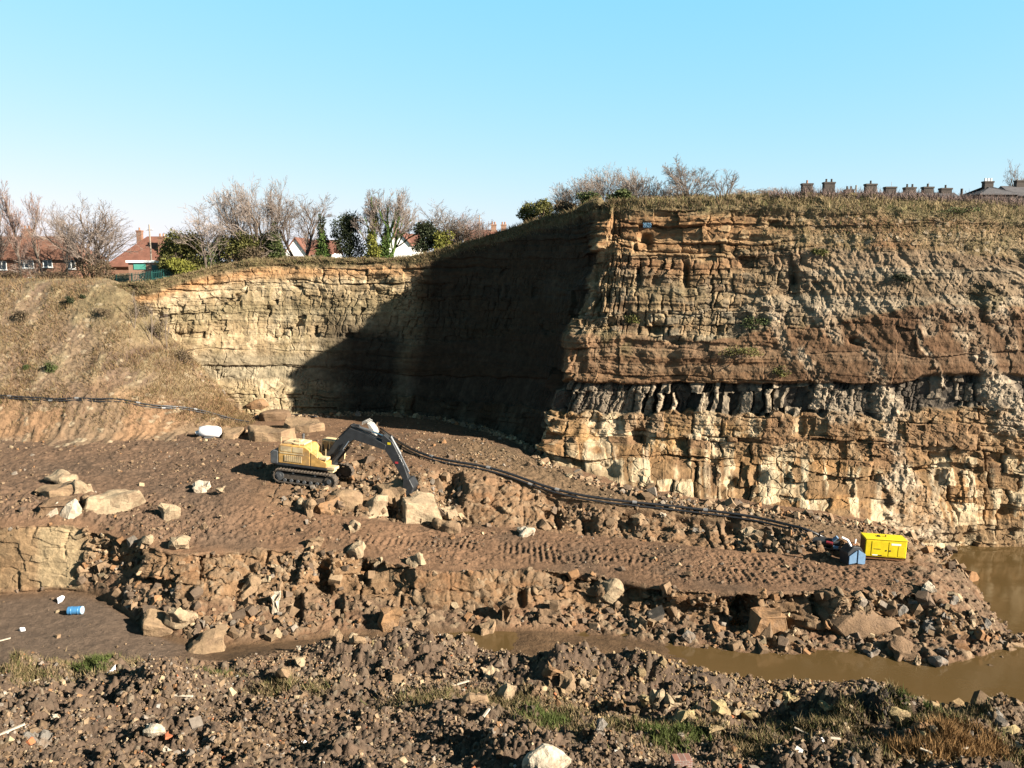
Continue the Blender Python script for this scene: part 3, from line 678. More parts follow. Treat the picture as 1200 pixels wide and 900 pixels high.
# ------------------------------------------------------------------ stones
bpy.context.view_layer.update()
def cast(u, v, obs=None):
    d = Vector(ray(u, v)).normalized(); best = None
    for o in (obs or (floor_ob, hill_ob, cliff_ob)):
        ok, loc, nor, idx = o.ray_cast(Vector((0, 0, 0)), d)
        if ok and (best is None or loc.length < best[0].length): best = (loc.copy(), nor.copy())
    return best
def ground_z(x, y):
    zs = []
    for o in (floor_ob, hill_ob):
        ok, loc, nor, idx = o.ray_cast(Vector((x, y, 40)), Vector((0, 0, -1)))
        if ok: zs.append(loc.z)
    return max(zs) if zs else -20
def hull_mesh(kind, seed, rough=.03):
    rr = random.Random(seed); pts = []
    if kind == 'block':
        for x in (-1, 1):
            for y in (-1, 1):
                for z in (-1, 1): pts.append((x * rr.uniform(.36, .52), y * rr.uniform(.36, .52), z * rr.uniform(.38, .5)))
        pts = [(x * rr.uniform(.7, 1), y, z) if rr.random() < .5 else (x, y * rr.uniform(.7, 1), z * rr.uniform(.75, 1)) for x, y, z in pts] + [(x, y * rr.uniform(.6, .9), z * rr.uniform(.6, .9)) for x, y, z in pts]
        for _ in range(4): pts.append((rr.uniform(-.5, .5), rr.uniform(-.5, .5), rr.choice((-.52, .52))))
    elif kind == 'slab':
        for k in range(7):
            a = k / 7 * 6.283 + rr.uniform(-.3, .3); q = rr.uniform(.38, .54)
            pts += [(q * math.cos(a), q * math.sin(a), rr.uniform(.3, .5)), (q * 1.03 * math.cos(a), q * math.sin(a), -rr.uniform(.38, .5))]
    elif kind == 'wedge':
        for x in (-1, 1):
            for y in (-1, 1):
                pts.append((x * rr.uniform(.4, .5), y * rr.uniform(.4, .5), -.5)); pts.append((x * rr.uniform(.05, .3) + .12, y * rr.uniform(.15, .4), rr.uniform(.25, .5)))
    else:
        for _ in range(13):
            v = Vector((rr.gauss(0, 1), rr.gauss(0, 1), rr.gauss(0, 1))).normalized() * rr.uniform(.42, .54); pts.append(tuple(v))
    bm = bmesh.new()
    for p in pts: bm.verts.new(p)
    r = bmesh.ops.convex_hull(bm, input=bm.verts)
    for v in [v for v in bm.verts if not v.link_faces]: bm.verts.remove(v)
    return bm
def finish_rock(bm, name, seed, rough=.035, cuts=2, bev=.03, dims=(1, 1, 1)):
    for v in bm.verts: v.co = Vector((v.co.x * dims[0], v.co.y * dims[1], v.co.z * dims[2]))
    bmesh.ops.dissolve_limit(bm, angle_limit=R(9), verts=bm.verts, edges=bm.edges)
    mn = min(dims)
    if bev: bmesh.ops.bevel(bm, geom=list(bm.edges), offset=bev * mn, segments=1, affect='EDGES', profile=.6, clamp_overlap=True)
    bmesh.ops.triangulate(bm, faces=bm.faces)
    if cuts: bmesh.ops.subdivide_edges(bm, edges=list(bm.edges), cuts=cuts, use_grid_fill=True)
    co = np.array([v.co[:] for v in bm.verts]); sc = 2.6 / (sum(dims) / 3)
    d = .6 * fbm(co[:, 0] * sc * .45 + seed, co[:, 1] * sc * .45 + co[:, 2] * sc * .5, 3, seed + 5) + fbm(co[:, 0] * sc + co[:, 2] * sc * 1.3 + seed, co[:, 1] * sc - co[:, 2] * sc * .7, 3, seed) * rough * mn * 2
    bm.normal_update()
    for v, q in zip(bm.verts, d): v.co += v.normal * float(q)
    bmesh.ops.recalc_face_normals(bm, faces=bm.faces)
    me = bpy.data.meshes.new(name); bm.to_mesh(me); bm.free()
    return me
STONE = {'cream': mat('cream_sandstone', (.38, .29, .185), .9, .30, 1.4, bump_s=.8, bump_scale=7, mud=(.20, .13, .08)),
         'tan': mat('tan_sandstone', (.28, .19, .11), .9, .35, 1.4, bump_s=.8, bump_scale=7, mud=(.20, .13, .08)),
         'brown': mat('brown_sandstone', (.19, .12, .068), .9, .35, 1.4, bump_s=.8, bump_scale=7, mud=(.20, .13, .08)),
         'orange': mat('orange_sandstone', (.27, .155, .075), .9, .35, 1.4, bump_s=.8, bump_scale=7, mud=(.20, .13, .08)),
         'yellow': mat('yellow_sandstone', (.40, .31, .155), .9, .3, 1.6, bump_s=.8, bump_scale=7, mud=(.20, .13, .08)),
         'grey': mat('grey_stone', (.20, .18, .155), .9, .3, 1.6, bump_s=.8, bump_scale=7, mud=(.20, .13, .08)),
         'white': mat('white_stone', (.42, .36, .275), .9, .25, 1.6, bump_s=.8, bump_scale=7, mud=(.20, .13, .08))}
# u, v of the base, width px, height px, kind, stone, turn, tilt, label
BOULD = [
 (68, 566, 35, 21, 'lump', 'cream', 10, 0, 'rounded cream boulder perched on top of the tan blocks at the left'),
 (60, 581, 46, 16, 'slab', 'tan', 5, 0, 'flat tan slab directly beneath the rounded cream boulder'),
 (62, 604, 44, 24, 'block', 'brown', 5, 0, 'square brown block at the bottom of the stack under the cream boulder'),
 (96, 577, 18, 16, 'block', 'cream', 40, 10, 'small pale block leaning against the right side of the boulder stack'),
 (103, 590, 14, 13, 'lump', 'tan', 0, 0, 'small tan lump of rock tucked beside the big flat-topped slab'),
 (130, 597, 50, 25, 'block', 'cream', 12, -4, 'big flat-topped cream slab at the edge of the upper track'),
 (62, 603, 16, 15, 'wedge', 'white', 30, 20, 'pale split shard standing in front of the boulder stack'),
 (82, 604, 18, 20, 'wedge', 'white', 70, 15, 'pale jagged rock beside the split shard'),
 (197, 609, 19, 18, 'block', 'cream', 35, 15, 'pale cube of rock alone on the dark track'),
 (232, 577, 20, 13, 'block', 'white', 20, -8, 'flat white stone casting a shadow on the slope above the track'),
 (262, 580, 17, 15, 'lump', 'cream', 0, 0, 'cream lump to the right of the flat white stone'),
 (269, 514, 30, 14, 'slab', 'tan', -15, 8, 'tan slab leaning beside the white sack'),
 (312, 517, 60, 12, 'slab', 'tan', 3, 2, 'long tan slab lying in front of the tilted slab behind the excavator'),
 (353, 506, 50, 11, 'slab', 'tan', -5, 5, 'wide orange slab tilted in the sun behind the yellow excavator'),
 (322, 493, 40, 10, 'slab', 'brown', 0, -3, 'thin brown slab at the foot of the pale rear rock face'),
 (333, 472, 26, 20, 'lump', 'tan', 20, 0, 'tan rock lump against the end of the shaded wall'),
 (300, 480, 22, 14, 'lump', 'orange', 20, 0, 'orange lump in the earth heap below the pale face'),
 (493, 612, 49, 36, 'block', 'cream', 12, -3, 'biggest cube-shaped boulder on the bench right of the excavator boom'),
 (440, 600, 27, 26, 'wedge', 'cream', 30, 6, 'cream rock below the excavator arm'),
 (460, 583, 34, 20, 'block', 'tan', 8, -6, 'tan block wedged under the foot of the excavator arm'),
 (405, 592, 38, 20, 'block', 'tan', 15, 4, 'tan block in front of the excavator track'),
 (380, 600, 26, 18, 'block', 'orange', 50, -8, 'orange block in the rubble below the excavator track'),
 (350, 598, 16, 16, 'lump', 'cream', 0, 0, 'small cream stone under the front of the excavator track'),
 (362, 606, 12, 18, 'block', 'tan', 20, 5, 'upright tan stone below the excavator'),
 (525, 605, 22, 15, 'slab', 'cream', 30, -10, 'broken cream slab at the right of the cube-shaped boulder'),
 (522, 622, 28, 16, 'slab', 'tan', -20, 8, 'tan slab lying in front of the broken cream slab'),
 (545, 618, 14, 17, 'lump', 'tan', -20, 8, 'rounded tan stone by the foot of the smooth upper ledge'),
 (415, 624, 10, 11, 'block', 'cream', 0, 0, 'small cream cube alone on the bench below the excavator'),
 (367, 641, 22, 15, 'block', 'tan', 20, 5, 'tan block on the brink of the lower ledge at left centre'),
 (417, 650, 22, 14, 'slab', 'cream', 40, -15, 'cream slab tipped on the brink of the lower ledge'),
 (485, 663, 23, 18, 'slab', 'cream', -35, -22, 'cream slab leaning at the lip of the smooth lower face'),
 (619, 627, 15, 9, 'block', 'white', 10, 0, 'small white block on the bench under the black hose'),
 (716, 699, 34, 26, 'wedge', 'cream', 30, 28, 'pointed cream shard sticking up at the lip of the lower ledge'),
 (703, 699, 11, 12, 'wedge', 'tan', 0, 0, 'small tan shard next to the pointed cream shard'),
 (793, 707, 13, 14, 'lump', 'cream', 0, 0, 'round cream stone on the lip of the ledge'),
 (903, 743, 48, 36, 'block', 'orange', 8, 2, 'large orange boulder block in the lower ledge beside a black gap'),
 (1096, 697, 32, 20, 'lump', 'white', -10, 0, 'big white boulder on the spit near the pond'),
 (1010, 744, 88, 34, 'lump', 'brown', 5, 0, 'massive brown rock hump at the end of the ledge'),
 (1045, 738, 50, 30, 'lump', 'tan', 5, 0, 'tan rock hump beside the massive brown one'),
 (1102, 782, 22, 14, 'lump', 'grey', 0, 0, 'smooth grey boulder standing in the edge of the pond'),
 (1063, 771, 30, 13, 'block', 'brown', 0, 0, 'low brown block along the water below the ledge'),
 (1025, 768, 20, 11, 'block', 'grey', 20, 0, 'grey block at the waterline left of the low brown block'),
 (1075, 779, 9, 15, 'wedge', 'cream', 20, 10, 'cream shard pointing out of the shallow water'),
 (331, 798, 18, 21, 'block', 'tan', 10, 4, 'upright tan slab standing alone in the foreground rubble'),
 (350, 785, 13, 10, 'slab', 'cream', 30, 30, 'cream shard beside the upright tan slab'),
 (558, 824, 29, 17, 'block', 'tan', 8, -4, 'squared tan block beside the dry grass'),
 (595, 819, 20, 24, 'block', 'cream', 35, 12, 'tall cream block right of the squared tan block'),
 (518, 798, 10, 15, 'slab', 'cream', 60, 50, 'thin cream slab standing on edge above the squared tan block'),
 (576, 795, 26, 8, 'slab', 'cream', 10, 10, 'thin pale slab lying above the tall cream block'),
 (180, 866, 28, 21, 'block', 'white', 20, 12, 'whitish rock below the dark spoil mound'),
 (46, 872, 28, 18, 'slab', 'grey', 20, 14, 'flat grey slab in the foreground spoil at the far left'),
 (834, 864, 42, 30, 'lump', 'yellow', 15, 0, 'largest yellow boulder in the foreground rubble heap'),
 (757, 833, 24, 26, 'slab', 'yellow', 40, 55, 'upright yellow slab at the top of the rubble heap'),
 (769, 838, 14, 34, 'slab', 'cream', 100, 60, 'narrow cream slab leaning on the upright yellow slab'),
 (795, 829, 26, 13, 'block', 'cream', 10, 8, 'cream block behind the narrow leaning slab'),
 (803, 846, 22, 18, 'wedge', 'yellow', 20, 10, 'yellow wedge left of the largest yellow boulder'),
 (846, 837, 20, 18, 'block', 'yellow', 25, 10, 'yellow block directly above the largest yellow boulder'),
 (862, 839, 15, 14, 'block', 'cream', 25, 20, 'cream block in the middle of a row of three'),
 (880, 844, 20, 14, 'block', 'yellow', 5, -6, 'yellow block at the right end of a row of three'),
 (815, 832, 14, 12, 'wedge', 'yellow', 5, -6, 'small yellow wedge among the leaning slabs'),
 (641, 908, 48, 36, 'lump', 'white', 10, 0, 'whitish boulder cut off by the bottom of the picture'),
 (627, 816, 26, 20, 'wedge', 'brown', 10, 12, 'brown wedge of rock left of the pale shards'),
 (664, 808, 24, 20, 'wedge', 'tan', 50, 20, 'tan pointed rock in the heap left of the shaded pit'),
 (650, 797, 20, 18, 'block', 'orange', 20, 20, 'orange-brown block topping the heap left of the shaded pit'),
 (688, 803, 18, 12, 'slab', 'cream', 20, 10, 'cream slab on the brink of the shaded pit'),
 (703, 860, 12, 10, 'block', 'grey', 20, 10, 'grey block beside the green grass in the foreground'),
 (976, 834, 20, 10, 'slab', 'yellow', 0, 0, 'flat yellow slab on the bank below the pond channel'),
 (1000, 838, 14, 11, 'wedge', 'cream', 0, 0, 'cream wedge on the bank right of the flat yellow slab'),
 (1052, 840, 24, 10, 'lump', 'yellow', 0, 0, 'long yellow stone above the dark spoil cone'),
 (1085, 855, 15, 11, 'lump', 'orange', 0, 0, 'orange stone right of the dark spoil cone'),
 (1081, 870, 12, 13, 'wedge', 'yellow', 0, 0, 'yellow wedge below the orange stone'),
 (1100, 863, 9, 10, 'block', 'cream', 0, 0, 'small cream block right of the orange stone'),
 (925, 823, 11, 9, 'block', 'yellow', 30, 20, 'mossy yellow block alone on the dark bank'),
 (1171, 850, 20, 12, 'slab', 'grey', 20, 15, 'grey slab on the pond bank at the right'),
 (1181, 862, 14, 12, 'slab', 'yellow', 50, 30, 'yellow slab under the grey slab at the right'),
 (1196, 880, 14, 9, 'slab', 'white', 10, 15, 'white slab at the right edge of the foreground'),
 (238, 762, 48, 32, 'wedge', 'tan', 15, 8, 'large tan triangular rock at the foot of the slope near the lower floor'),
 (207, 742, 30, 36, 'slab', 'cream', 75, 58, 'curved cream slab standing against the rubble slope'),
 (182, 745, 34, 24, 'block', 'tan', 20, 20, 'tan block left of the curved standing slab'),
 (323, 720, 11, 28, 'block', 'white', 10, 5, 'tall thin white slab upright in the lower ledge'),
 (290, 700, 30, 24, 'wedge', 'tan', 30, 10, 'tan wedge at the top of the rubble slope'),
 (211, 645, 18, 16, 'block', 'cream', 40, 10, 'cream block on the brown ledge left of centre'),
 (170, 640, 16, 14, 'wedge', 'cream', 0, 20, 'thin cream wedge above the brown ledge'),
 (98, 634, 14, 16, 'slab', 'cream', 40, 50, 'cream slab propped near the yellow buttress'),
 (395, 752, 12, 18, 'block', 'tan', 0, 0, 'tan stone at the tip of the rubble entering the puddle'),
 (412, 753, 10, 8, 'block', 'cream', 0, 0, 'small pale block in the puddle edge'),
 (426, 754, 14, 7, 'block', 'tan', 10, 0, 'flat tan block lying in the puddle'),
 (457, 739, 18, 28, 'block', 'orange', 20, 10, 'upright orange block below the smooth face'),
 (487, 740, 12, 13, 'lump', 'tan', 20, 10, 'tan lump near the puddle below the smooth face'),
 (570, 745, 20, 16, 'block', 'tan', 20, 0, 'tan block at the foot of the ledge left of the mud channel'),
 (592, 730, 14, 26, 'block', 'brown', 0, 0, 'upright brown block in the middle of the lower ledge'),
 (750, 738, 20, 18, 'wedge', 'tan', 0, 14, 'tan wedge in the rubble below the middle ledge'),
 (805, 752, 16, 20, 'lump', 'grey', 0, 0, 'grey boulder in the rubble below the ledge'),
 (640, 727, 26, 16, 'block', 'brown', 10, 5, 'brown block fallen from the middle ledge'),
 (775, 607, 12, 10, 'lump', 'white', 0, 0, 'white stone below the cream blocks of the cliff foot'),
 (880, 630, 22, 11, 'block', 'cream', 0, 0, 'cream block under the hose near the pump'),
 (820, 625, 18, 10, 'lump', 'grey', 0, 0, 'grey rock lump on the upper ledge under the hose'),
 (752, 615, 14, 12, 'block', 'tan', 30, 0, 'tan block in the notch of the upper ledge'),
]
kid = 0
for (u, v, wp, hp, kind, st, turn, tilt, lab) in BOULD:
    hit = cast(u, v)
    if hit is None: continue
    p = hit[0]; dist = p.y * CP - p.z * SP; m = dist / FPX
    wd = wp * m; dp = wd * (.8 if kind != 'slab' else .9)
    view = math.atan2(-p.z, p.y)
    hh = max((hp * m - dp * .75 * math.sin(view)) / math.cos(view), wd * (.22 if kind == 'slab' else .34))
    if tilt > 40: hh = wd * .3; wd, dp = hp * m, wp * m
    kid += 1
    me = finish_rock(hull_mesh(kind, kid * 31 + 5), 'boulder', kid, dims=(wd * 1.05, dp, hh * 1.2), rough=.03, cuts=3 if wp > 24 else 2, bev=.03 if wp > 24 else 0)
    o = link('boulder', me, STONE[st])
    o.rotation_euler = (R(tilt * .4 if tilt <= 40 else 0), R(tilt), R(turn))
    up = hh * .34 if tilt <= 40 else hp * m * .40
    o.location = (p.x, p.y + dp * .3, p.z + up)
    tag(o, lab, 'boulder', 'single rocks lying about the quarry')

# ---- loose rubble: thousands of small stones on the talus, the banks and the foreground (one mass)
PROTO = []
for k in range(16):
    bm = hull_mesh(('block', 'lump', 'wedge', 'slab')[k % 4], 900 + k)
    if k % 4 == 3:
        for vv in bm.verts: vv.co.z *= .4
    bmesh.ops.triangulate(bm, faces=bm.faces); bm.verts.index_update()
    PROTO.append((np.array([q.co[:] for q in bm.verts]), np.array([[q.index for q in f.verts] for f in bm.faces])))
    bm.free()
def rotm(n):
    q = RNG.normal(size=(n, 4)); q /= np.linalg.norm(q, axis=1, keepdims=True)
    w_, a, b, c = q.T
    return np.stack([np.stack([1 - 2 * (b * b + c * c), 2 * (a * b - c * w_), 2 * (a * c + b * w_)], -1), np.stack([2 * (a * b + c * w_), 1 - 2 * (a * a + c * c), 2 * (b * c - a * w_)], -1), np.stack([2 * (a * c - b * w_), 2 * (b * c + a * w_), 1 - 2 * (a * a + b * b)], -1)], 1)
def stones(name, pts, size, cols, sink=.28):
    Vs, Fs, Cs, off = [], [], [], 0
    ids = RNG.integers(0, len(PROTO), len(pts))
    for k, (pv, pf) in enumerate(PROTO):
        ii = np.where(ids == k)[0]
        if not len(ii): continue
        Rm = rotm(len(ii)); sc = size[ii][:, None] * RNG.uniform(.7, 1.25, (len(ii), 3))
        q = np.einsum('nij,nkj->nki', Rm, pv[None] * sc[:, None, :])
        q += pts[ii][:, None, :]; q[..., 2] += (size[ii] * (.35 - sink))[:, None]
        Vs.append(q.reshape(-1, 3)); Fs.append((pf[None] + (np.arange(len(ii)) * len(pv))[:, None, None]).reshape(-1, 3) + off)
        Cs.append(np.repeat(cols[ii], len(pv), 0)); off += len(ii) * len(pv)
    return np_mesh(name, np.concatenate(Vs), np.concatenate(Fs), np.concatenate(Cs))
def pick(L, wgt, n):
    """n places on a terrain sheet, chance following wgt"""
    A = np.cumsum(wgt.ravel()); i = np.searchsorted(A, RNG.uniform(0, A[-1], n))
    i = np.minimum(i, wgt.size - 2); p = L['P'].reshape(-1, 3)[i]
    return i, p + RNG.normal(0, .04, p.shape)
PAL = np.array([(.17, .115, .07), (.23, .155, .095), (.30, .21, .13), (.42, .32, .2), (.14, .10, .07), (.24, .20, .16), (.27, .15, .075)])
def palette(n, w): return PAL[RNG.choice(len(PAL), n, p=np.array(w) / sum(w))] * RNG.uniform(.75, 1.2, (n, 1))
M_RUB = mat('rubble_stone', (0, 0, 0), .92, .3, 4, attr=True, bump_s=.4, bump_scale=14, spec=.12)
inview = ((FL['U'] > -140) & (FL['U'] < 1340)).astype(float)
area = np.linalg.norm(np.cross(np.gradient(FL['P'], axis=1), np.gradient(FL['P'], axis=0)), axis=-1) * inview
patch = ss(-.15, .35, fbm(FL['P'][..., 0] * .35, FL['P'][..., 1] * .5, 3, 701))
sm_face = FL['up1'] * ss(420, 440, FL['U']) * (1 - ss(760, 800, FL['U']))
w1 = area * (1 - .92 * sm_face) * np.clip(FL['face1'] * (1 - .6 * FL['up1']) + .8 * FL['face2'] + FL['spit'] * 1.2 * (FL['B'] < 9), 0, 1.6) * (.12 + patch) * (1 - FL['but']) * (1 - .9 * FL['face2'] * (ss(535, 550, FL['U']) * (1 - ss(625, 640, FL['U'])) + ss(770, 785, FL['U']) * (1 - ss(845, 855, FL['U']))))
n = 7500; i, p = pick(FL, w1, n); sz = np.clip(RNG.lognormal(-1.6, .6, n), .08, 1.0)
o = link('rubble', stones('rubble', p, sz, palette(n, (7, 7, 3.5, 1, 6, 1.2, 3))), M_RUB)
tag(o, 'loose angular brown rubble fallen along the foot of the rock ledges', 'rubble', kind='stuff')
# sparse stones on the benches and slopes
w2 = area * (FL['track'] + FL['leftup'] + FL['leftfloor'] * .25 + FL['bank3'] * 2.5) * (.1 + patch ** 2) + area * np.exp(-((FL['U'] - 470) / 110) ** 2 - ((FL['V'] - 532) / 26) ** 2) * 1.6 + area * np.exp(-((FL['U'] - 300) / 90) ** 2 - ((FL['V'] - 548) / 22) ** 2) * .6
n = 7000; i, p = pick(FL, w2, n); sz = np.clip(RNG.lognormal(-2.2, .55, n), .05, .6)
o = link('scattered_stones', stones('scattered_stones', p, sz, palette(n, (9, 6, 2, .6, 6, .6, 1.5)), .33), M_RUB)
tag(o, 'small stones and clods scattered over the muddy benches and track', 'stones', kind='stuff')
# foreground spoil: clods, stones and brick bits, dense
w3 = area * FL['fore'] * (1 - .75 * FL['grass']) * (.2 + .8 * patch)
n = 52000; i, p = pick(FL, w3, n); sz = np.clip(RNG.lognormal(-2.5, .55, n), .035, .7)
pc = palette(n, (12, 7, 3.2, 1.6, 10, 2.4, 1.2)) * np.array((.95, .95, .96))
uu = FL['U'].ravel()[i]; vv = FL['V'].ravel()[i]
warm = ss(560, 640, uu) * ss(775, 790, vv) * (1 - ss(850, 875, vv)); pc = pc * (1 - warm[:, None] * .6) + warm[:, None] * .6 * palette(n, (2, 3, 6, 6, 1, 2, 2)) * np.array((1, .95, .8))
topb = (1 - ss(795, 815, vv)) * ss(280, 330, uu) * (1 - ss(690, 740, uu)); pc = pc * (1 - topb[:, None] * .55) + topb[:, None] * .55 * palette(n, (2, 5, 6, 3, 1, 1, 3))
redb = RNG.uniform(size=n) < .006; pc[redb] = (.42, .15, .07)
wh = RNG.uniform(size=n) < .003; pc[wh] = (.55, .52, .47)
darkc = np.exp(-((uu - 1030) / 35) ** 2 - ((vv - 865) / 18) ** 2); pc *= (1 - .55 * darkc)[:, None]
o = link('spoil_clods', stones('spoil_clods', p, sz, pc), M_RUB)
tag(o, 'dark clods, stones and broken bits of brick heaped over the near bank', 'spoil', kind='stuff')
# shards along the upper hillside and at the cliff foot
wc = np.clip(ss(7.75, 8.0, CL['W']) * (1 - ss(8.3, 8.5, CL['W'])), 0, 1) * ((CL['U'] > 230) & (CL['U'] < 1120)) + .0
n = 2600; i, p = pick(CL, wc + 1e-9, n); p[:, 1] -= RNG.uniform(0, 2.2, n); p[:, 2] = [ground_z(a, b) for a, b in p[:, :2]]
sz = np.clip(RNG.lognormal(-1.55, .55, n), .08, .9)
o = link('cliff_debris', stones('cliff_debris', p, sz, palette(n, (4, 6, 6, 3, 3, 2, 3))), M_RUB)
tag(o, 'broken stones piled in a line along the foot of the cliff', 'debris', kind='stuff')

# ---- larger loose stones one can tell apart, each an object
ZONES = [('under the lower rock ledge', 'loose stone in the rubble below the lower rock ledge', 'loose stones below the lower ledge', 48, w1 * (FL['B'] < 9.1), (.35, .8), ('tan', 'brown', 'tan', 'cream', 'orange')),
         ('upper ledge', 'loose stone in the broken upper ledge under the hose', 'loose stones of the upper ledge', 30, area * FL['face2'] * (FL['U'] < 930) * (.2 + patch), (.3, .7), ('tan', 'brown', 'tan', 'cream')),
         ('spit', 'pale loose stone on the point running into the pond', 'loose stones on the point by the pond', 30, area * FL['spit'] * (FL['B'] > 7) * (FL['B'] < 9.6) * (FL['P'][..., 2] > -24.1), (.35, .75), ('cream', 'grey', 'tan', 'grey')),
         ('fore', 'stone among the dark clods of the near bank', 'stones on the near bank', 70, w3, (.22, .45), ('tan', 'cream', 'brown', 'grey', 'tan', 'white', 'yellow'))]
SM = {}
for st in STONE:
    for k in range(4):
        SM[st, k] = finish_rock(hull_mesh(('block', 'wedge', 'lump', 'slab')[k], 70 + k + len(st)), 'loose_stone', 70 + k, cuts=1, dims=(1, .85, .7 if k < 3 else .35)); SM[st, k].materials.append(STONE[st])
for (_, lab, grp, n, wg, (s0, s1), sts) in ZONES:
    i, p = pick(FL, wg, n)
    for q in p:
        o = bpy.data.objects.new('loose_stone', SM[random.choice(sts), random.randrange(4)]); COL.objects.link(o)
        s = random.uniform(s0, s1); o.scale = (s * random.uniform(.8, 1.3), s, s)
        o.rotation_euler = (random.uniform(-.5, .5), random.uniform(-.5, .5), random.uniform(0, 6.28)); o.location = (q[0], q[1], q[2] + s * .15)
        tag(o, lab, 'stone', grp)
# ------------------------------------------------------------------ plants
def tubes_mesh(name, segs, sides=3):
    A = np.array([s[0] for s in segs]); Bv = np.array([s[1] for s in segs]); ra = np.array([s[2] for s in segs]); rb = np.array([s[3] for s in segs])
    d = Bv - A; d /= np.linalg.norm(d, axis=1, keepdims=True) + 1e-9
    up = np.where(np.abs(d[:, 2:3]) > .9, np.array([[1., 0, 0]]), np.array([[0, 0, 1.]]))
    a = np.cross(d, up); a /= np.linalg.norm(a, axis=1, keepdims=True); b = np.cross(d, a)
    n = len(segs); V = []
    for k in range(sides):
        c, s = math.cos(2 * math.pi * k / sides), math.sin(2 * math.pi * k / sides)
        V.append(A + (a * c + b * s) * ra[:, None])
    for k in range(sides):
        c, s = math.cos(2 * math.pi * k / sides), math.sin(2 * math.pi * k / sides)
        V.append(Bv + (a * c + b * s) * rb[:, None])
    V = np.stack(V, 1).reshape(-1, 3)
    base = (np.arange(n) * 2 * sides)[:, None]
    F = np.concatenate([np.stack([base[:, 0] + k, base[:, 0] + (k + 1) % sides, base[:, 0] + sides + (k + 1) % sides, base[:, 0] + sides + k], -1) for k in range(sides)])
    return np_mesh(name, V, F)
def grow(rr, p, d, L, r, lev, maxlev, segs, P_):
    n = P_['nseg'][lev]; pts = [p]; q = p.copy(); dd = d.copy()
    for k in range(n):
        dd = (dd + Vector((rr.gauss(0, 1), rr.gauss(0, 1), rr.gauss(0, 1))) * P_['wig'][lev] + Vector((0, 0, P_['up'][lev]))).normalized()
        q2 = q + dd * (L / n)
        r0 = r * (1 - .75 * k / n); r1 = r * (1 - .75 * (k + 1) / n)
        segs.append((tuple(q), tuple(q2), max(r0, P_['rmin']), max(r1, P_['rmin']), lev)); q = q2; pts.append((q.copy(), dd.copy(), r1))
    if lev >= maxlev: return
    for c in range(P_['kids'][lev]):
        t = P_['from'][lev] + (1 - P_['from'][lev]) * (c + rr.random()) / P_['kids'][lev]
        i = min(int(t * n), n - 1); q, dd, rc = pts[i + 1]
        ax = Vector((rr.gauss(0, 1), rr.gauss(0, 1), rr.gauss(0, 1))).cross(dd).normalized()
        nd = (dd * math.cos(P_['ang'][lev]) + ax * math.sin(P_['ang'][lev])).normalized()
        grow(rr, q, nd, L * P_['len'][lev] * rr.uniform(.7, 1.15) * (1.15 - .45 * t), max(rc * .75, P_['rmin']), lev + 1, maxlev, segs, P_)
OAK = dict(nseg=(5, 5, 4, 3, 2), wig=(.09, .16, .2, .22, .2), up=(.05, .06, .05, .05, .04), kids=(10, 8, 7, 6, 0), ang=(.85, .75, .7, .65, .6), len=(.62, .55, .55, .5, .5), rmin=.018)
OAK['from'] = (.3, .25, .2, .15, 0)
SHRUB = dict(nseg=(4, 4, 3, 2), wig=(.1, .14, .18, .2), up=(.08, .1, .08, .05), kids=(8, 7, 5, 0), ang=(.55, .55, .55, .5), len=(.6, .55, .5, .5), rmin=.016)
SHRUB['from'] = (.15, .2, .2, 0)
FAN = dict(OAK, ang=(.6, .55, .6, .6, .6), up=(.04, .1, .09, .06, .04), kids=(9, 8, 6, 5, 0), len=(.75, .62, .5, .45, .5)); FAN['from'] = (.18, .2, .15, .1, 0); LIGHT = dict(FAN, kids=(8, 7, 5, 4, 0)); LIGHT['from'] = (.4, .2, .15, .1, 0)
POPLAR = dict(OAK, ang=(.45, .45, .5, .5, .5), kids=(14, 8, 6, 5, 0), len=(.42, .5, .5, .5, .5), up=(.1, .16, .12, .1, .05))
def bark(name, c): return mat(name, c, .9, .25, 3, spec=.1)
B_GREY = bark('grey_twigs', (.23, .185, .155)); B_PALE = bark('pale_twigs', (.32, .26, .22)); B_RED = bark('reddish_twigs', (.30, .205, .17)); B_DARK = bark('dark_twigs', (.13, .095, .075)); B_TRUNK = bark('tree_bark', (.19, .15, .12))
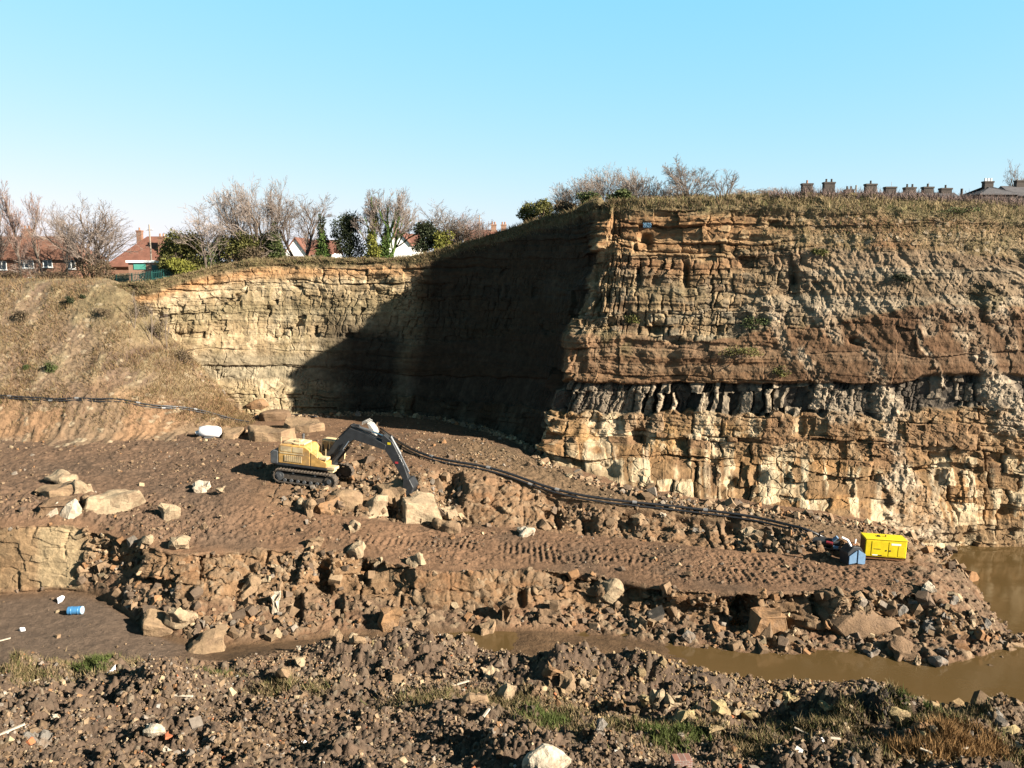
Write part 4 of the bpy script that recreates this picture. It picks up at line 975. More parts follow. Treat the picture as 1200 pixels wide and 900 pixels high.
def bare_tree(loc, H, spread, seed, m, label, P_=FAN, stems=1, r=.2, lean=(0, 0), maxlev=4, group='bare winter trees', name='bare_tree', cat='tree', m2=None):
    rr = random.Random(seed); segs = []
    for k in range(stems):
        a = k / stems * 6.28 + rr.random() * 2; sp = .0 if stems == 1 else .35
        d = Vector((math.cos(a) * sp + lean[0], math.sin(a) * sp + lean[1], 1)).normalized()
        grow(rr, Vector((0, 0, -.2)), d, .72 * rr.uniform(.85, 1.0), r * .1, 0, maxlev, segs, P_)
    A = np.array([s[1] for s in segs]); hz = np.percentile(A[:, 2], 99.7); hx = np.percentile(np.abs(A[:, 0] - A[:, 0].mean()), 98)
    kz = H / hz; kx = (spread / 2) / hx
    S2 = [((a[0] * kx, a[1] * kx, a[2] * kz), (b[0] * kx, b[1] * kx, b[2] * kz), ra if lev > 1 else 0, rb, lev) for a, b, ra, rb, lev in segs]
    rad = {0: r, 1: r * .5, 2: r * .17, 3: max(r * .08, .018), 4: .0145}
    out = {0: [], 1: []}
    base = {}
    for (a, b, ra, rb, lev), (_, _, r0, r1, _) in zip(S2, segs):
        f = rad[lev]; mx = max(s[2] for s in ()) if False else 1
        t0 = min(1, r0 / (r * .1)) if lev == 0 else .8; t1 = min(1, r1 / (r * .1)) if lev == 0 else .6
        out[0 if lev <= 1 else 1].append((a, b, f * t0, f * t1))
    e = empty(name, loc, 0, label, cat, group)
    link('trunk', tubes_mesh('trunk', out[0], 5), m2 or B_TRUNK, e)
    link('crown', tubes_mesh('crown', out[1], 3), m, e)
    return e
def leaf_quads(rr, cs, rs, n, size, flat=.5, shell=.55):
    """leaf-sized faces through several clump volumes"""
    g = np.random.default_rng(rr)
    w_ = np.array([np.prod(r) for r in rs]); k = g.choice(len(cs), n, p=w_ / w_.sum())
    d = g.normal(size=(n, 3)); d /= np.linalg.norm(d, axis=1, keepdims=True)
    rad = g.uniform(shell ** 3, 1, n) ** (1 / 3) * (1 + .22 * g.normal(size=n))
    c = np.array(cs)[k] + d * np.array(rs)[k] * rad[:, None]
    a = g.normal(size=(n, 3)) + d * 1.2; a /= np.linalg.norm(a, axis=1, keepdims=True)
    b = np.cross(a, g.normal(size=(n, 3))); b /= np.linalg.norm(b, axis=1, keepdims=True)
    s = size * g.uniform(.5, 1.4, n)[:, None]
    V = np.stack([c - a * s, c + b * s * flat, c + a * s, c - b * s * flat], 1).reshape(-1, 3)
    return V, np.arange(n * 4).reshape(n, 4), k
def leafmat(name, c1):
    return mat(name, c1, .75, .45, 1.1, attr=False, spec=.2)
L_OLIVE = leafmat('olive_leaves', (.135, .13, .035)); L_GREEN = leafmat('green_leaves', (.075, .095, .028)); L_DARK = leafmat('dark_leaves', (.035, .045, .018)); L_BROWN = leafmat('brown_scrub', (.13, .095, .055)); L_IVY = leafmat('ivy_leaves', (.07, .115, .022)); L_YEL = leafmat('yellow_green_leaves', (.20, .20, .035))
def bush(loc, W, H, seed, m, label, n=5200, size=.13, lumps=9, dep=None, group='evergreen bushes on the rim', name='evergreen_bush', cat='bush', narrow=False, stems=8):
    rr = random.Random(seed); dep = dep or W * .7; cs, rs = [], []
    for k in range(lumps):
        if narrow:
            t = (k + .5) / lumps; q = (1.05 - t) * .5 + .08
            cs.append((rr.uniform(-.12, .12) * W, rr.uniform(-.1, .1) * dep, H * t)); rs.append((W * q * .75, dep * q * .75, H / lumps * 1.1))
        else:
            a = rr.random() * 6.28; q = rr.uniform(.1, .36)
            z = rr.uniform(.18, .78); s = (.34 - .12 * z) * rr.uniform(.7, 1.2)
            cs.append((math.cos(a) * q * W * (1.15 - z * .6), math.sin(a) * q * dep, z * H)); rs.append((s * W * .85, s * dep * .85, s * H * .8))
    e = empty(name, loc, 0, label, cat, group)
    V, F, k = leaf_quads(seed, cs, rs, n, size)
    V[:, 2] = np.maximum(V[:, 2], 0.02)
    link('crown', np_mesh('crown', V, F), m, e)
    segs = []
    for k in range(stems):
        c = rr.choice(cs); a0 = (0, 0, -.1)
        md = tuple(a0[i] * .5 + c[i] * .5 + rr.uniform(-.1, .1) for i in range(3)); c = (c[0], c[1], c[2] * 1.1)
        segs += [(a0, md, .06, .045), (md, c, .045, .02)]
        for _ in range(5):
            t = (c[0] + rr.uniform(-.22, .22) * W, c[1] + rr.uniform(-.2, .2) * dep, min(c[2] + rr.uniform(0, .3) * H, H * 1.04)); segs.append((c, t, .02, .012))
    link('trunk', tubes_mesh('trunk', segs, 4), B_DARK, e)
    return e
def onplat(u, d, dz=0):
    a, b, c = ray(u, 300); x = a / b * d
    return (x, d, float(plateau_z(x, d)) + dz)
def hgt(vtop, loc):
    a, b, c = ray(600, vtop); return c / b * loc[1] - loc[2]
def wid(wp, d): return wp * d / FPX
def T(u, vtop, wp, d, seed, m, label, **k):
    p = onplat(u, d); return bare_tree(p, hgt(vtop, p), wid(wp, d), seed, m, label, **k)
def Bu(u, vtop, wp, d, seed, m, label, **k):
    p = onplat(u, d); return bush(p, wid(wp, d), hgt(vtop, p), seed, m, label, **k)
# left, in front of and beside the brown houses
T(24, 213, 34, 106, 1, B_RED, 'tall slim tree with reddish twigs before the brown roofed house', P_=POPLAR, r=.15)
T(48, 226, 46, 108, 2, B_RED, 'spreading tree with pinkish twigs beside the slim reddish tree', r=.14, P_=LIGHT)
T(-6, 232, 52, 110, 3, B_GREY, 'grey bare tree cut off by the left edge of the picture', r=.17)
T(76, 236, 48, 109, 4, B_GREY, 'grey bare tree rising over the middle of the brown roof', r=.14, P_=LIGHT)
T(107, 232, 98, 104, 5, B_GREY, 'wide bare tree with a dark forked trunk right of the brown house', r=.26, stems=3, m2=B_DARK)
Bu(103, 292, 50, 103, 6, L_BROWN, 'brown leafless thicket at the foot of the wide forked tree', n=2600, size=.09, group='brown thickets')
Bu(120, 300, 30, 102.5, 7, L_BROWN, 'low brown thicket beside the green fence end', n=1600, size=.09, group='brown thickets')
Bu(60, 312, 70, 102, 8, L_BROWN, 'long low brown hedge under the house windows', n=2600, size=.09, group='brown thickets', dep=2)
Bu(8, 314, 46, 102, 9, L_BROWN, 'low brown hedge at the left edge before the house', n=1800, size=.09, group='brown thickets', dep=2)
T(40, 296, 30, 102.5, 10, B_PALE, 'small pale sapling with wispy twigs before the house door', P_=SHRUB, maxlev=3, r=.05, group='small saplings')
# middle clump
Bu(212, 266, 52, 101.5, 11, L_OLIVE, 'big olive bush at the left end of the middle clump', n=11000, size=.16, lumps=13)
Bu(208, 296, 34, 99.8, 12, L_YEL, 'bright yellow green bush low in front of the olive one', n=3600)
T(243, 238, 62, 101, 13, B_PALE, 'pale bare tree leaning out of the bushes left of the great tree', r=.13)
Bu(254, 272, 34, 102, 14, L_GREEN, 'green bush below the pale leaning tree', n=4200)
Bu(282, 266, 50, 103, 15, L_OLIVE, 'dull olive bush under the great bare tree', n=9500, size=.15, lumps=12)
Bu(232, 276, 40, 103, 81, L_BROWN, 'brown thicket between the big olive bush and the green one', n=3400, size=.1, group='brown thickets')
Bu(308, 272, 44, 103.5, 82, L_OLIVE, 'second dull olive bush behind the green ivy mound', n=7500, size=.15, lumps=12)
Bu(292, 284, 50, 101.5, 83, L_BROWN, 'brown bramble thicket low under the great bare tree', n=3400, size=.1, group='brown thickets')
Bu(350, 298, 40, 101.2, 84, L_BROWN, 'low brown bramble before the white gable', n=2000, size=.09, group='brown thickets')
T(302, 209, 92, 104, 16, B_PALE, 'greatest bare tree with a broad fan of pale branches in the middle clump', r=.2, stems=3)
T(352, 226, 74, 105, 17, B_GREY, 'bare tree with a black crooked trunk right of the great tree', r=.18, stems=2, m2=B_DARK, lean=(.1, 0))
T(270, 232, 50, 107, 18, B_GREY, 'thin grey bare tree behind the great fan tree', r=.14)
Bu(325, 262, 26, 102, 19, L_GREEN, 'green ivy mound between the great tree and the white gable', n=3600, narrow=True)
Bu(378, 250, 20, 102.5, 20, L_DARK, 'narrow dark green conifer right of the white gable', n=3600, narrow=True, name='conifer', cat='tree', group='conifers')
Bu(378, 268, 19, 101.8, 21, L_IVY, 'green ivy column in front of the narrow conifer', n=1600, narrow=True)
Bu(410, 247, 44, 103, 22, L_DARK, 'dark round bush left of the ivy clad tree', n=7000)
T(438, 222, 36, 101.5, 23, B_GREY, 'left stem of the ivy clad pair of bare trees', r=.2, P_=POPLAR, m2=L_IVY)
T(455, 219, 60, 102.5, 24, B_PALE, 'right fan shaped tree of the ivy clad pair', r=.26, stems=2, m2=L_IVY)
Bu(437, 256, 22, 101, 25, L_YEL, 'yellow green ivy climbing the left stem of the pair', n=3000, narrow=True)
Bu(451, 262, 20, 101.4, 26, L_IVY, 'ivy wrapped round the trunk of the fan shaped tree', n=2400, narrow=True)
Bu(498, 258, 44, 103.5, 27, L_DARK, 'dark bush right of the small white house', n=6000)
Bu(530, 242, 66, 105, 28, L_BROWN, 'round brown twiggy bush above the end of the lit cliff', n=6500, size=.1)
T(528, 238, 72, 105, 29, B_GREY, 'bushy grey tree standing in the round brown bush', P_=SHRUB, maxlev=3, stems=6, r=.07)
Bu(521, 270, 28, 102.5, 30, L_YEL, 'yellow green bush low in the brown twiggy bush', n=2400)
T(556, 252, 40, 104, 31, B_RED, 'pinkish leafless shrub at the right of the brown bush', P_=SHRUB, maxlev=3, stems=5, r=.05, group='leafless shrubs', name='bare_shrub', cat='shrub')
# crest above the shaded wall and the corner
def rimp(u, v, d): return Vector(pd(u, v, d))
for (u, vb, vt, wp, d, m, lab) in ((618, 264, 236, 26, 93.5, L_OLIVE, 'gorse bush at the low end of the dark rim'), (634, 258, 231, 34, 92, L_OLIVE, 'spiky gorse bush second along the dark rim'), (688, 246, 224, 38, 87, L_GREEN, 'dense green gorse bush near the corner of the cliff'), (726, 236, 220, 32, 83, L_GREEN, 'low green gorse bush on top of the cliff corner'), (660, 250, 234, 34, 89, L_BROWN, 'brown scrub bush between the gorse bushes on the rim')):
    p = rimp(u, vb, d); p.z = min(p.z, float(plateau_z(p.x, p.y)) + .5)
    bush(p, wid(wp, d), hgt(vt, p), int(u), m, lab, n=2600, size=.12, group='gorse on the rim', name='gorse_bush')
k = 0
for (u, vt, wp, d, lab) in ((640, 236, 40, 96, 'leafless shrub at the left end of the row on the rim'), (664, 214, 38, 97, 'leafless shrub second from the left in the row'), (686, 204, 42, 96, 'leafless shrub rising behind the green gorse'), (708, 194, 42, 97, 'tallest leafless shrub of the row behind the cliff corner'), (734, 197, 44, 96, 'leafless shrub just right of the tallest in the row'), (758, 205, 40, 97, 'leafless shrub near the right end of the row'), (778, 214, 36, 95, 'low leafless shrub between the row and the bare tree'), (868, 220, 40, 94, 'low leafless shrub right of the bare tree'), (895, 220, 36, 96, 'thin leafless shrub furthest right on the crest')):
    k += 1; T(u, vt, wp, d, 50 + k, B_PALE, lab, P_=SHRUB, maxlev=3, stems=7, r=.05, group='leafless shrubs', name='bare_shrub', cat='shrub')
T(812, 185, 64, 95, 70, B_GREY, 'bare tree alone on the crest of the sunlit cliff', r=.14, stems=2)
T(842, 199, 50, 96, 71, B_GREY, 'smaller bare tree close to the lone one on the crest', r=.11, stems=2, P_=SHRUB, maxlev=3)
T(1186, 189, 44, 150, 72, B_GREY, 'distant bare tree behind the slate roofs at the right', r=.25)
Bu(762, 226, 40, 84.5, 73, L_BROWN, 'reddish brown scrub on the brow above the blue sheet', n=2200, size=.09, group='brown thickets')
Bu(806, 226, 46, 84.5, 74, L_BROWN, 'reddish brown scrub below the lone bare tree', n=2600, size=.09, group='brown thickets')
# thin saplings and little bushes on the hillside
for (u, vb, vt, lab) in ((157, 384, 338, 'thin pale sapling highest on the hillside edge'), (178, 402, 352, 'thin pale sapling in the middle of three on the hillside edge'), (196, 408, 362, 'thin pale sapling lowest of three on the hillside edge')):
    h_ = cast(u, vb)
    if h_: bare_tree(h_[0], (vb - vt) * h_[0].y / FPX, 1.6, int(u), B_PALE, lab, P_=SHRUB, maxlev=2, r=.05, group='small saplings')
for (u, v, wp, hp, m, lab) in ((60, 436, 20, 16, L_GREEN, 'round green bush low on the hillside'), (31, 434, 12, 8, L_GREEN, 'small green tuft left of the round green bush'), (82, 357, 12, 12, L_DARK, 'dark green bush near the top of the hillside'), (96, 350, 9, 7, L_DARK, 'little dark bush beside the dark green one'), (26, 375, 26, 14, L_BROWN, 'brown bramble patch on the upper hillside'), (165, 372, 34, 22, L_BROWN, 'brown briar patch by the highest pale sapling'), (186, 398, 36, 24, L_BROWN, 'brown briar patch along the edge of the hillside below the saplings'), (212, 425, 34, 20, L_BROWN, 'lowest brown briar patch on the edge of the hillside'), (120, 372, 30, 12, L_BROWN, 'brown bramble patch right of the dark green bush'), (886, 384, 34, 18, L_GREEN, 'green bush clinging to the middle of the sunlit face'), (872, 418, 50, 16, L_OLIVE, 'olive bush on the ledge above the grey band'), (742, 378, 26, 14, L_OLIVE, 'olive tuft in the cracked rock near the corner'), (912, 440, 26, 16, L_OLIVE, 'olive tuft just above the grey band'), (962, 300, 30, 12, L_OLIVE, 'olive bush on the upper right slope'), (1060, 330, 26, 12, L_DARK, 'dark bush in the grey scree'), (1125, 250, 60, 9, L_GREEN, 'long green patch of bramble on the top right slope')):
    h_ = cast(u, v)
    if h_: bush(h_[0] + Vector((0, .1, -.1)), wp * h_[0].y / FPX, hp * h_[0].y / FPX, int(u + v), m, lab, n=900, size=.08, group='small bushes on the slopes', name='small_bush', stems=4)

# ---- grass and dry stalks (uncountable)
def blades(name, pts, hgt_, wdt, cols, lean=.45):
    n = len(pts); a = RNG.uniform(0, 6.28, n); w_ = wdt[:, None] * np.stack([np.cos(a), np.sin(a), 0 * a], -1)
    tip = pts + np.stack([RNG.normal(0, lean, n) * hgt_, RNG.normal(0, lean, n) * hgt_, hgt_], -1)
    V = np.stack([pts - w_, pts + w_, tip], 1).reshape(-1, 3)
    return np_mesh(name, V, np.arange(3 * n).reshape(n, 3), np.repeat(cols, 3, 0))
M_GRASS = mat('grass_blades', (0, 0, 0), .85, .15, 2, attr=True, spec=.1)
GP = np.array([(.22, .165, .085), (.155, .125, .055), (.28, .21, .115), (.10, .105, .035), (.18, .115, .07)])
def gcol(n, w): return GP[RNG.choice(len(GP), n, p=np.array(w) / sum(w))] * RNG.uniform(.7, 1.25, (n, 1))
ga = area * FL['grass'] ** 2
n = 52000; i, p = pick(FL, ga, n); hh = RNG.uniform(.10, .42, n); cg = gcol(n, (6, 4, 5, 4, 2))
ua, va = FL['U'].ravel()[i], FL['V'].ravel()[i]
org = np.exp(-((va - 893) / 14) ** 2 - ((ua - 1110) / 75) ** 2) > .35; cg[org] = np.array((.25, .145, .06)) * RNG.uniform(.7, 1.25, (org.sum(), 1)); hh[org] *= 1.4
grn = (np.exp(-((ua - 110) / 26) ** 2 - ((va - 793) / 10) ** 2) > .4) | (np.exp(-((ua - 790) / 55) ** 2 - ((va - 872) / 12) ** 2) > .5) | (np.exp(-((ua - 640) / 40) ** 2 - ((va - 855) / 8) ** 2) > .5) | (np.exp(-((ua - 255) / 24) ** 2 - ((va - 797) / 6) ** 2) > .5) | (np.exp(-((ua - 1080) / 40) ** 2 - ((va - 868) / 8) ** 2) > .5)
cg[grn] = np.array((.085, .105, .03)) * RNG.uniform(.7, 1.3, (grn.sum(), 1))
tag(link('foreground_grass', blades('foreground_grass', p, hh, RNG.uniform(.012, .03, n), cg), M_GRASS), 'tufts of dry and green grass growing in the near bank', 'grass', kind='stuff')
ha = np.ones(HL['U'].shape) * ss(.9, 2.2, HL['B']) * (HL['U'] > -160) * (.15 + ss(-.2, .4, fbm(HL['P'][..., 0] * .3, HL['P'][..., 2] * .4, 3, 811)))
n = 36000; i, p = pick(HL, ha, n); cg = gcol(n, (7, 3, 6, 1, 6)) * np.array((1.0, .92, .9))
tag(link('hillside_grass', blades('hillside_grass', p, RNG.uniform(.15, .6, n), RNG.uniform(.015, .04, n), cg, .7), M_GRASS), 'dry straw and brown bramble covering the hillside', 'dry grass', kind='stuff')
ca = (1 - ss(1.9, 2.3, CL['W'])) * (CL['W'] > .05) + .5 * CL['far'] * ss(2, 2.2, CL['W']) * (1 - ss(2.7, 3.1, CL['W']))
n = 46000; i, p = pick(CL, ca, n); cg = gcol(n, (6, 4, 4, 3, 4)); xx = p[:, 0]; cg = cg * np.where(xx > 12, 1.25, 1.0)[:, None]
pur = (CL['W'].ravel()[i] < 1.3) & (xx > 24); cg[pur] = np.array((.22, .155, .13)) * RNG.uniform(.75, 1.3, (pur.sum(), 1))
hh = RNG.uniform(.15, .55, n) * np.where(CL['W'].ravel()[i] > 2, .6, 1) * np.where(CL['rear'].ravel()[i] > .5, .6, 1); hh[pur] *= 1.7
tag(link('rim_grass', blades('rim_grass', p, hh, RNG.uniform(.015, .04, n), cg, .55), M_GRASS), 'rough grass and dry stalks hanging along the rim of the quarry', 'rough grass', kind='stuff')
n = 26000; x = RNG.uniform(-75, 75, n); y = RNG.uniform(78, 135, n); ok = ~inside(x, y - 1.0); x, y = x[ok], y[ok]; n = len(x)
p = np.stack([x, y, plateau_z(x, y)], -1); cg = gcol(n, (5, 4, 5, 3, 4)); pur = x > 24; cg[pur] = np.array((.23, .16, .135)) * RNG.uniform(.75, 1.3, (pur.sum(), 1))
tag(link('plateau_scrub', blades('plateau_scrub', p, RNG.uniform(.25, .9, n) * np.where(x < 2, .5, 1), RNG.uniform(.02, .05, n), cg, .4), M_GRASS), 'pinkish brown scrub and straw on the flat ground above the quarry', 'scrub', kind='stuff')
# ------------------------------------------------------------------ buildings beyond the rim
BRK_BROWN = brick_mat('brown_brick', (.33, .16, .10), (.26, .125, .08), (.22, .17, .13)); BRK_PINK = brick_mat('pinkish_brick', (.38, .20, .13), (.31, .16, .10), (.35, .28, .22)); BRK_SOOT = brick_mat('sooty_brick', (.085, .07, .06), (.065, .052, .046), (.08, .07, .06))
TILE_BROWN = tile_mat('brown_tiles', (.19, .092, .06)); TILE_RED = tile_mat('red_tiles', (.20, .088, .06)); SLATE = tile_mat('slate_tiles', (.10, .095, .10))
WHITE = mat('white_render', (.72, .71, .68), .8, .06, 2); WPAINT = mat('white_frame', (.7, .7, .68), .5, .04, 4); GLASS = mat('window_glass', (.05, .06, .065), .1, .15, 1.5, spec=.5)
POT = mat('clay_pot', (.36, .18, .11), .85, .2, 5); CEM = mat('grey_cement', (.33, .31, .29), .9, .2, 3)
GREEN_M = mat('green_metal', (.05, .23, .19), .5, .15, 3); GREEN_D = mat('dark_green_metal', (.02, .085, .075), .5, .15, 3)
def hip_roof(name, x0, x1, y0, y1, z, h, m, par, over=.35, hip0=None, hip1=None):
    """ridge along x; hip0/hip1 = run of the hip at each end (0 = gable)"""
    x0 -= over; x1 += over; y0 -= over; y1 += over; ym = (y0 + y1) / 2
    hip0 = (y1 - y0) / 2 if hip0 is None else hip0; hip1 = (y1 - y0) / 2 if hip1 is None else hip1
    a, b, c, d = (x0, y0, z), (x1, y0, z), (x1, y1, z), (x0, y1, z); e, f = (x0 + hip0, ym, z + h), (x1 - hip1, ym, z + h)
    m_ = MB(); t = .12
    dn = lambda q: (q[0], q[1], q[2] - t)
    bm = m_.bm; vs = {k: bm.verts.new(q) for k, q in dict(a=a, b=b, c=c, d=d, e=e, f=f, A=dn(a), B=dn(b), C=dn(c), D=dn(d)).items()}
    for fc_ in ('abfe', 'cdef', 'dae', 'bcf', 'baAB', 'cbBC', 'dcCD', 'adDA', 'ABCD'): bm.faces.new([vs[k] for k in fc_])
    return m_.build(name, m, par)
def chimney(par, x, y, z0, z1, w_, d_, m, pots=2, potm=None):
    b = MB(); b.box(x - w_ / 2, x + w_ / 2, y - d_ / 2, y + d_ / 2, z0, z1 - .22); b.box(x - w_ / 2 - .07, x + w_ / 2 + .07, y - d_ / 2 - .07, y + d_ / 2 + .07, z1 - .218, z1)
    c = b.build('chimney', m, par)
    for k in range(pots):
        px_ = x + (k - (pots - 1) / 2) * w_ / max(pots, 1)
        MB().tube([(px_, y, z1 - .02), (px_, y, z1 + .22), (px_, y, z1 + .42)], [.15, .12, .13], 8).build('chimney_pot', potm or POT, c)
    return c
def window(par, x, y, z, w_, h_, panes=2):
    f = MB(); t = .07
    f.box(x - w_ / 2, x + w_ / 2, y - .05, y + .06, z, z + t); f.box(x - w_ / 2, x + w_ / 2, y - .05, y + .06, z + h_ - t, z + h_)
    for k in range(panes + 1):
        xx = x - w_ / 2 + t / 2 + k * (w_ - t) / panes; f.box(xx - t / 2, xx + t / 2, y - .048, y + .058, z + t + .001, z + h_ - t - .001)
    fo = f.build('window', WPAINT, par)
    MB().box(x - w_ / 2 + .02, x + w_ / 2 - .02, y + .0, y + .03, z + .02, z + h_ - .02).build('pane', GLASS, fo)
    MB().box(x - w_ / 2 - .06, x + w_ / 2 + .06, y - .12, y + .04, z - .10, z - .002).build('sill', WPAINT, fo)
def zat(v, d):
    a, b, c = ray(600, v); return c / b * d
def xat(u, d, v=290):
    a, b, c = ray(u, v); return a / b * d
# long brown brick house on the left
d = 112.; g0 = zat(333, d)
e = empty('brick_house', (0, d, g0), 0, 'long brown brick house with hipped brown tile roof at the left edge', 'house', 'houses beyond the rim')
x0, x1 = xat(-75, d), xat(90, d); ze = zat(303.5, d) - g0; zr = zat(277, d + 4) - g0
MB().box(x0, x1, 0, 7.5, -1, ze).build('wall', BRK_BROWN, e)
r = hip_roof('roof', x0, x1, 0, 7.5, ze, zr - ze, TILE_BROWN, e, .4)
chimney(r, xat(15, d), 3.7, zr - 1.4, zat(268, d + 3.7) - g0, 1.1, .7, BRK_BROWN, 2)
chimney(r, xat(-35, d), 3.7, zr - 1.4, zat(269, d + 3.7) - g0, 1.1, .7, BRK_BROWN, 2)
for (u0, u1, v0, v1) in ((-10, 6, 306, 316), (21, 38, 304.5, 314), (49, 60, 303.5, 313), (77, 87, 305, 315)):
    zt, zb = zat(v0, d) - g0, zat(v1, d) - g0; zt = min(zt, ze - .12)
    window(e, (xat(u0, d) + xat(u1, d)) / 2, -.03, zb, xat(u1, d) - xat(u0, d), zt - zb, 3 if u1 - u0 > 12 else 2)
for (u0, u1) in ((-6, 8), (30, 42)):
    zt, zb = zat(324, d) - g0, zat(331, d) - g0
    window(e, (xat(u0, d) + xat(u1, d)) / 2, -.03, max(zb, .05), xat(u1, d) - xat(u0, d), .7, 2)
# red roofed house behind the hut
d = 122.; g0 = zat(332, d)
e = empty('brick_house', (0, d, g0), 0, 'brick house with large red hipped roof behind the small hut', 'house', 'houses beyond the rim')
x0, x1 = xat(124, d), xat(204, d); ze = zat(312, d) - g0; zr = zat(277, d + 4.5) - g0
MB().box(x0, x1, 0, 9, -1, ze).build('wall', BRK_BROWN, e)
r = hip_roof('roof', x0, x1, 0, 9, ze, zr - ze, TILE_RED, e, .4, hip0=4.6, hip1=3.2)
chimney(r, xat(163, d + 4), 4.5, zr - 1.2, zat(270, d + 4.5) - g0, .75, .7, BRK_BROWN, 1)
chimney(r, xat(183, d), 2.2, zr - 2.4, zat(277, d + 2) - g0, 1.0, .7, BRK_BROWN, 2)
# electricity hut with white flat roof and green shutter
d = 101.5; g0 = zat(329, d)
e = empty('brick_hut', (0, d, g0), 0, 'small flat roofed pinkish brick hut with green shutter and white fascia', 'hut')
x0, x1 = xat(149, d), xat(191, d); zt = zat(308, d) - g0
MB().box(x0, x1, 0, 4, -.8, zt).build('wall', BRK_PINK, e)
MB().box(x0 - .22, x1 + .22, -.25, 4.2, zt + .001, zt + .3, .02).build('roof', WPAINT, e)
sh = MB(); xa, xb = xat(155.5, d), xat(169, d); za, zb = zat(315.5, d) - g0, zat(308.5, d) - g0 - .05
for k in range(6): sh.box(xa, xb, -.07, -.02, za + (zb - za) * k / 6, za + (zb - za) * (k + .86) / 6)
sh.box(xa - .06, xb + .06, -.025, -.002, za - .06, zb + .02); sh.build('shutter', mat('mint_metal', (.12, .45, .35), .5, .1, 4), e)
MB().box(xb + .8, xb + 1.6, -.04, -.002, -.2, 1.9).build('door', GREEN_D, e)
# green palisade fence round the hut
e = empty('palisade_fence', (0, 0, 0), 0, 'green steel palisade fence round the brick hut', 'fence')
pts = [Vector(onplat(134, 99.8)), Vector(onplat(152, 98.6)), Vector(onplat(176, 98.2)), Vector(onplat(190, 99.2)), Vector(onplat(201, 100.5))]
pl, ra_ = MB(), MB()
for A_, B_ in zip(pts, pts[1:]):
    L = (B_ - A_).length; n = max(2, int(L / .2))
    for k in range(n):
        q = A_.lerp(B_, k / n); pl.prism([(q.x - .03, q.z - .3), (q.x + .03, q.z - .3), (q.x + .03, q.z + 1.1), (q.x, q.z + 1.2), (q.x - .03, q.z + 1.1)], q.y - .012, q.y + .012)
    for hz in (.2, .9): ra_.tube([A_ + Vector((0, .04, hz)), B_ + Vector((0, .04, hz))], .035, 4)
    fp = MB(); fp.box(A_.x - .05, A_.x + .05, A_.y + .06, A_.y + .16, A_.z - .4, A_.z + 1.15); fp.build('post', GREEN_D, e)
pl.build('pales', GREEN_D, e); ra_.build('rail', GREEN_D, e)
# telegraph pole
p = Vector(onplat(177, 106)); e = empty('telegraph_pole', p, 0, 'wooden telegraph pole standing behind the brick hut', 'pole')
H_ = hgt(263, p); MB().tube([(0, 0, -.4), (0, 0, H_)], [.13, .09], 8).build('pole', mat('weathered_wood', (.33, .27, .22), .9, .25, 4), e)
c = MB(); c.box(-.45, .45, -.05, .05, H_ - .75, H_ - .65); c.build('crossarm', MATS['weathered_wood'], e)
for x in (-.4, .4): MB().tube([(x, 0, H_ - .648), (x, 0, H_ - .5)], [.05, .03], 6).build('insulator', WHITE, e)
# white gabled houses with red roofs behind the middle trees
def gable_house(u0, u1, ug0, ug1, ve, vr, d, lab, chim=None, run=9):
    """white gable end facing the quarry (ug0..ug1), roof running back and to the right to u1"""
    g0 = zat(305, d) - 1.5; e = empty('white_house', (0, d, g0), 0, lab, 'house', 'houses beyond the rim')
    xa, xb = xat(ug0, d), xat(ug1, d); ze, zr = zat(ve, d) - g0, zat(vr, d) - g0; xm = (xa + xb) / 2
    MB().prism([(xa, -1), (xb, -1), (xb, ze), (xm, zr - .15), (xa, ze)], 0, run).build('wall', WHITE, e)
    rf = MB(); t = .18; o = .35; k = (zr - ze) / (xm - xa)
    rf.prism([(xa - o, ze - o * k), (xm, zr), (xm, zr + t), (xa - o, ze - o * k + t)], -.25, run + .25)
    rf.prism([(xm + .002, zr), (xb + o, ze - o * k), (xb + o, ze - o * k + t), (xm + .002, zr + t)], -.25, run + .25)
    x2 = xat(u1, d)
    if x2 > xb + .5:                                          # wing with its ridge along x
        ym = run * .62; hb = zr - ze
        wb = MB(); wb.box(xb + .01, x2, 2.2, run - .3, -1, ze - .1); wb.build('side_wing', WHITE, e)
        rf.bm.faces.new([rf.bm.verts.new(q) for q in ((xm + .1, 1.6, ze - .3), (x2 + .3, 1.6, ze - .3), (x2 + .3, ym, zr - .1), (xm + .1, ym, zr - .1))])
        rf.bm.faces.new([rf.bm.verts.new(q) for q in ((x2 + .3, run, ze - .3), (xm + .1, run, ze - .3), (xm + .1, ym, zr - .1), (x2 + .3, ym, zr - .1))])
    r = rf.build('roof', TILE_RED, e)
    if chim: chimney(r, xat(chim[0], d + 4), 4.5, zr - .8, zat(chim[1], d + 4) - g0, .8, .7, BRK_BROWN, 2)
    return e
gable_house(338, 386, 334, 358, 296, 279, 128, 'white gabled house with red roof seen through the bare trees', None)
gable_house(476, 489, 456, 480, 285, 271.5, 124, 'white gabled house with dark verge right of the ivy clad tree', (464, 262))
d = 140.; g0 = zat(300, d) - 2; e = empty('red_roofed_house', (0, d, g0), 0, 'red roofed house showing only its roof and two chimneys above the dark rim', 'house', 'houses beyond the rim')
x0, x1 = xat(545, d), xat(600, d); ze, zr = zat(290, d) - g0, zat(268, d) - g0
MB().box(x0, x1, 0, 8, -1.5, ze).build('wall', BRK_PINK, e); r = hip_roof('roof', x0, x1, 0, 8, ze, zr - ze, TILE_RED, e, .3, 0, 3)
chimney(r, xat(578, d), 3.9, zr - 1, zat(263, d + 4) - g0, .9, .7, BRK_PINK, 2); chimney(r, xat(590, d), 3.9, zr - 1, zat(263, d + 4) - g0, .9, .7, BRK_PINK, 2)
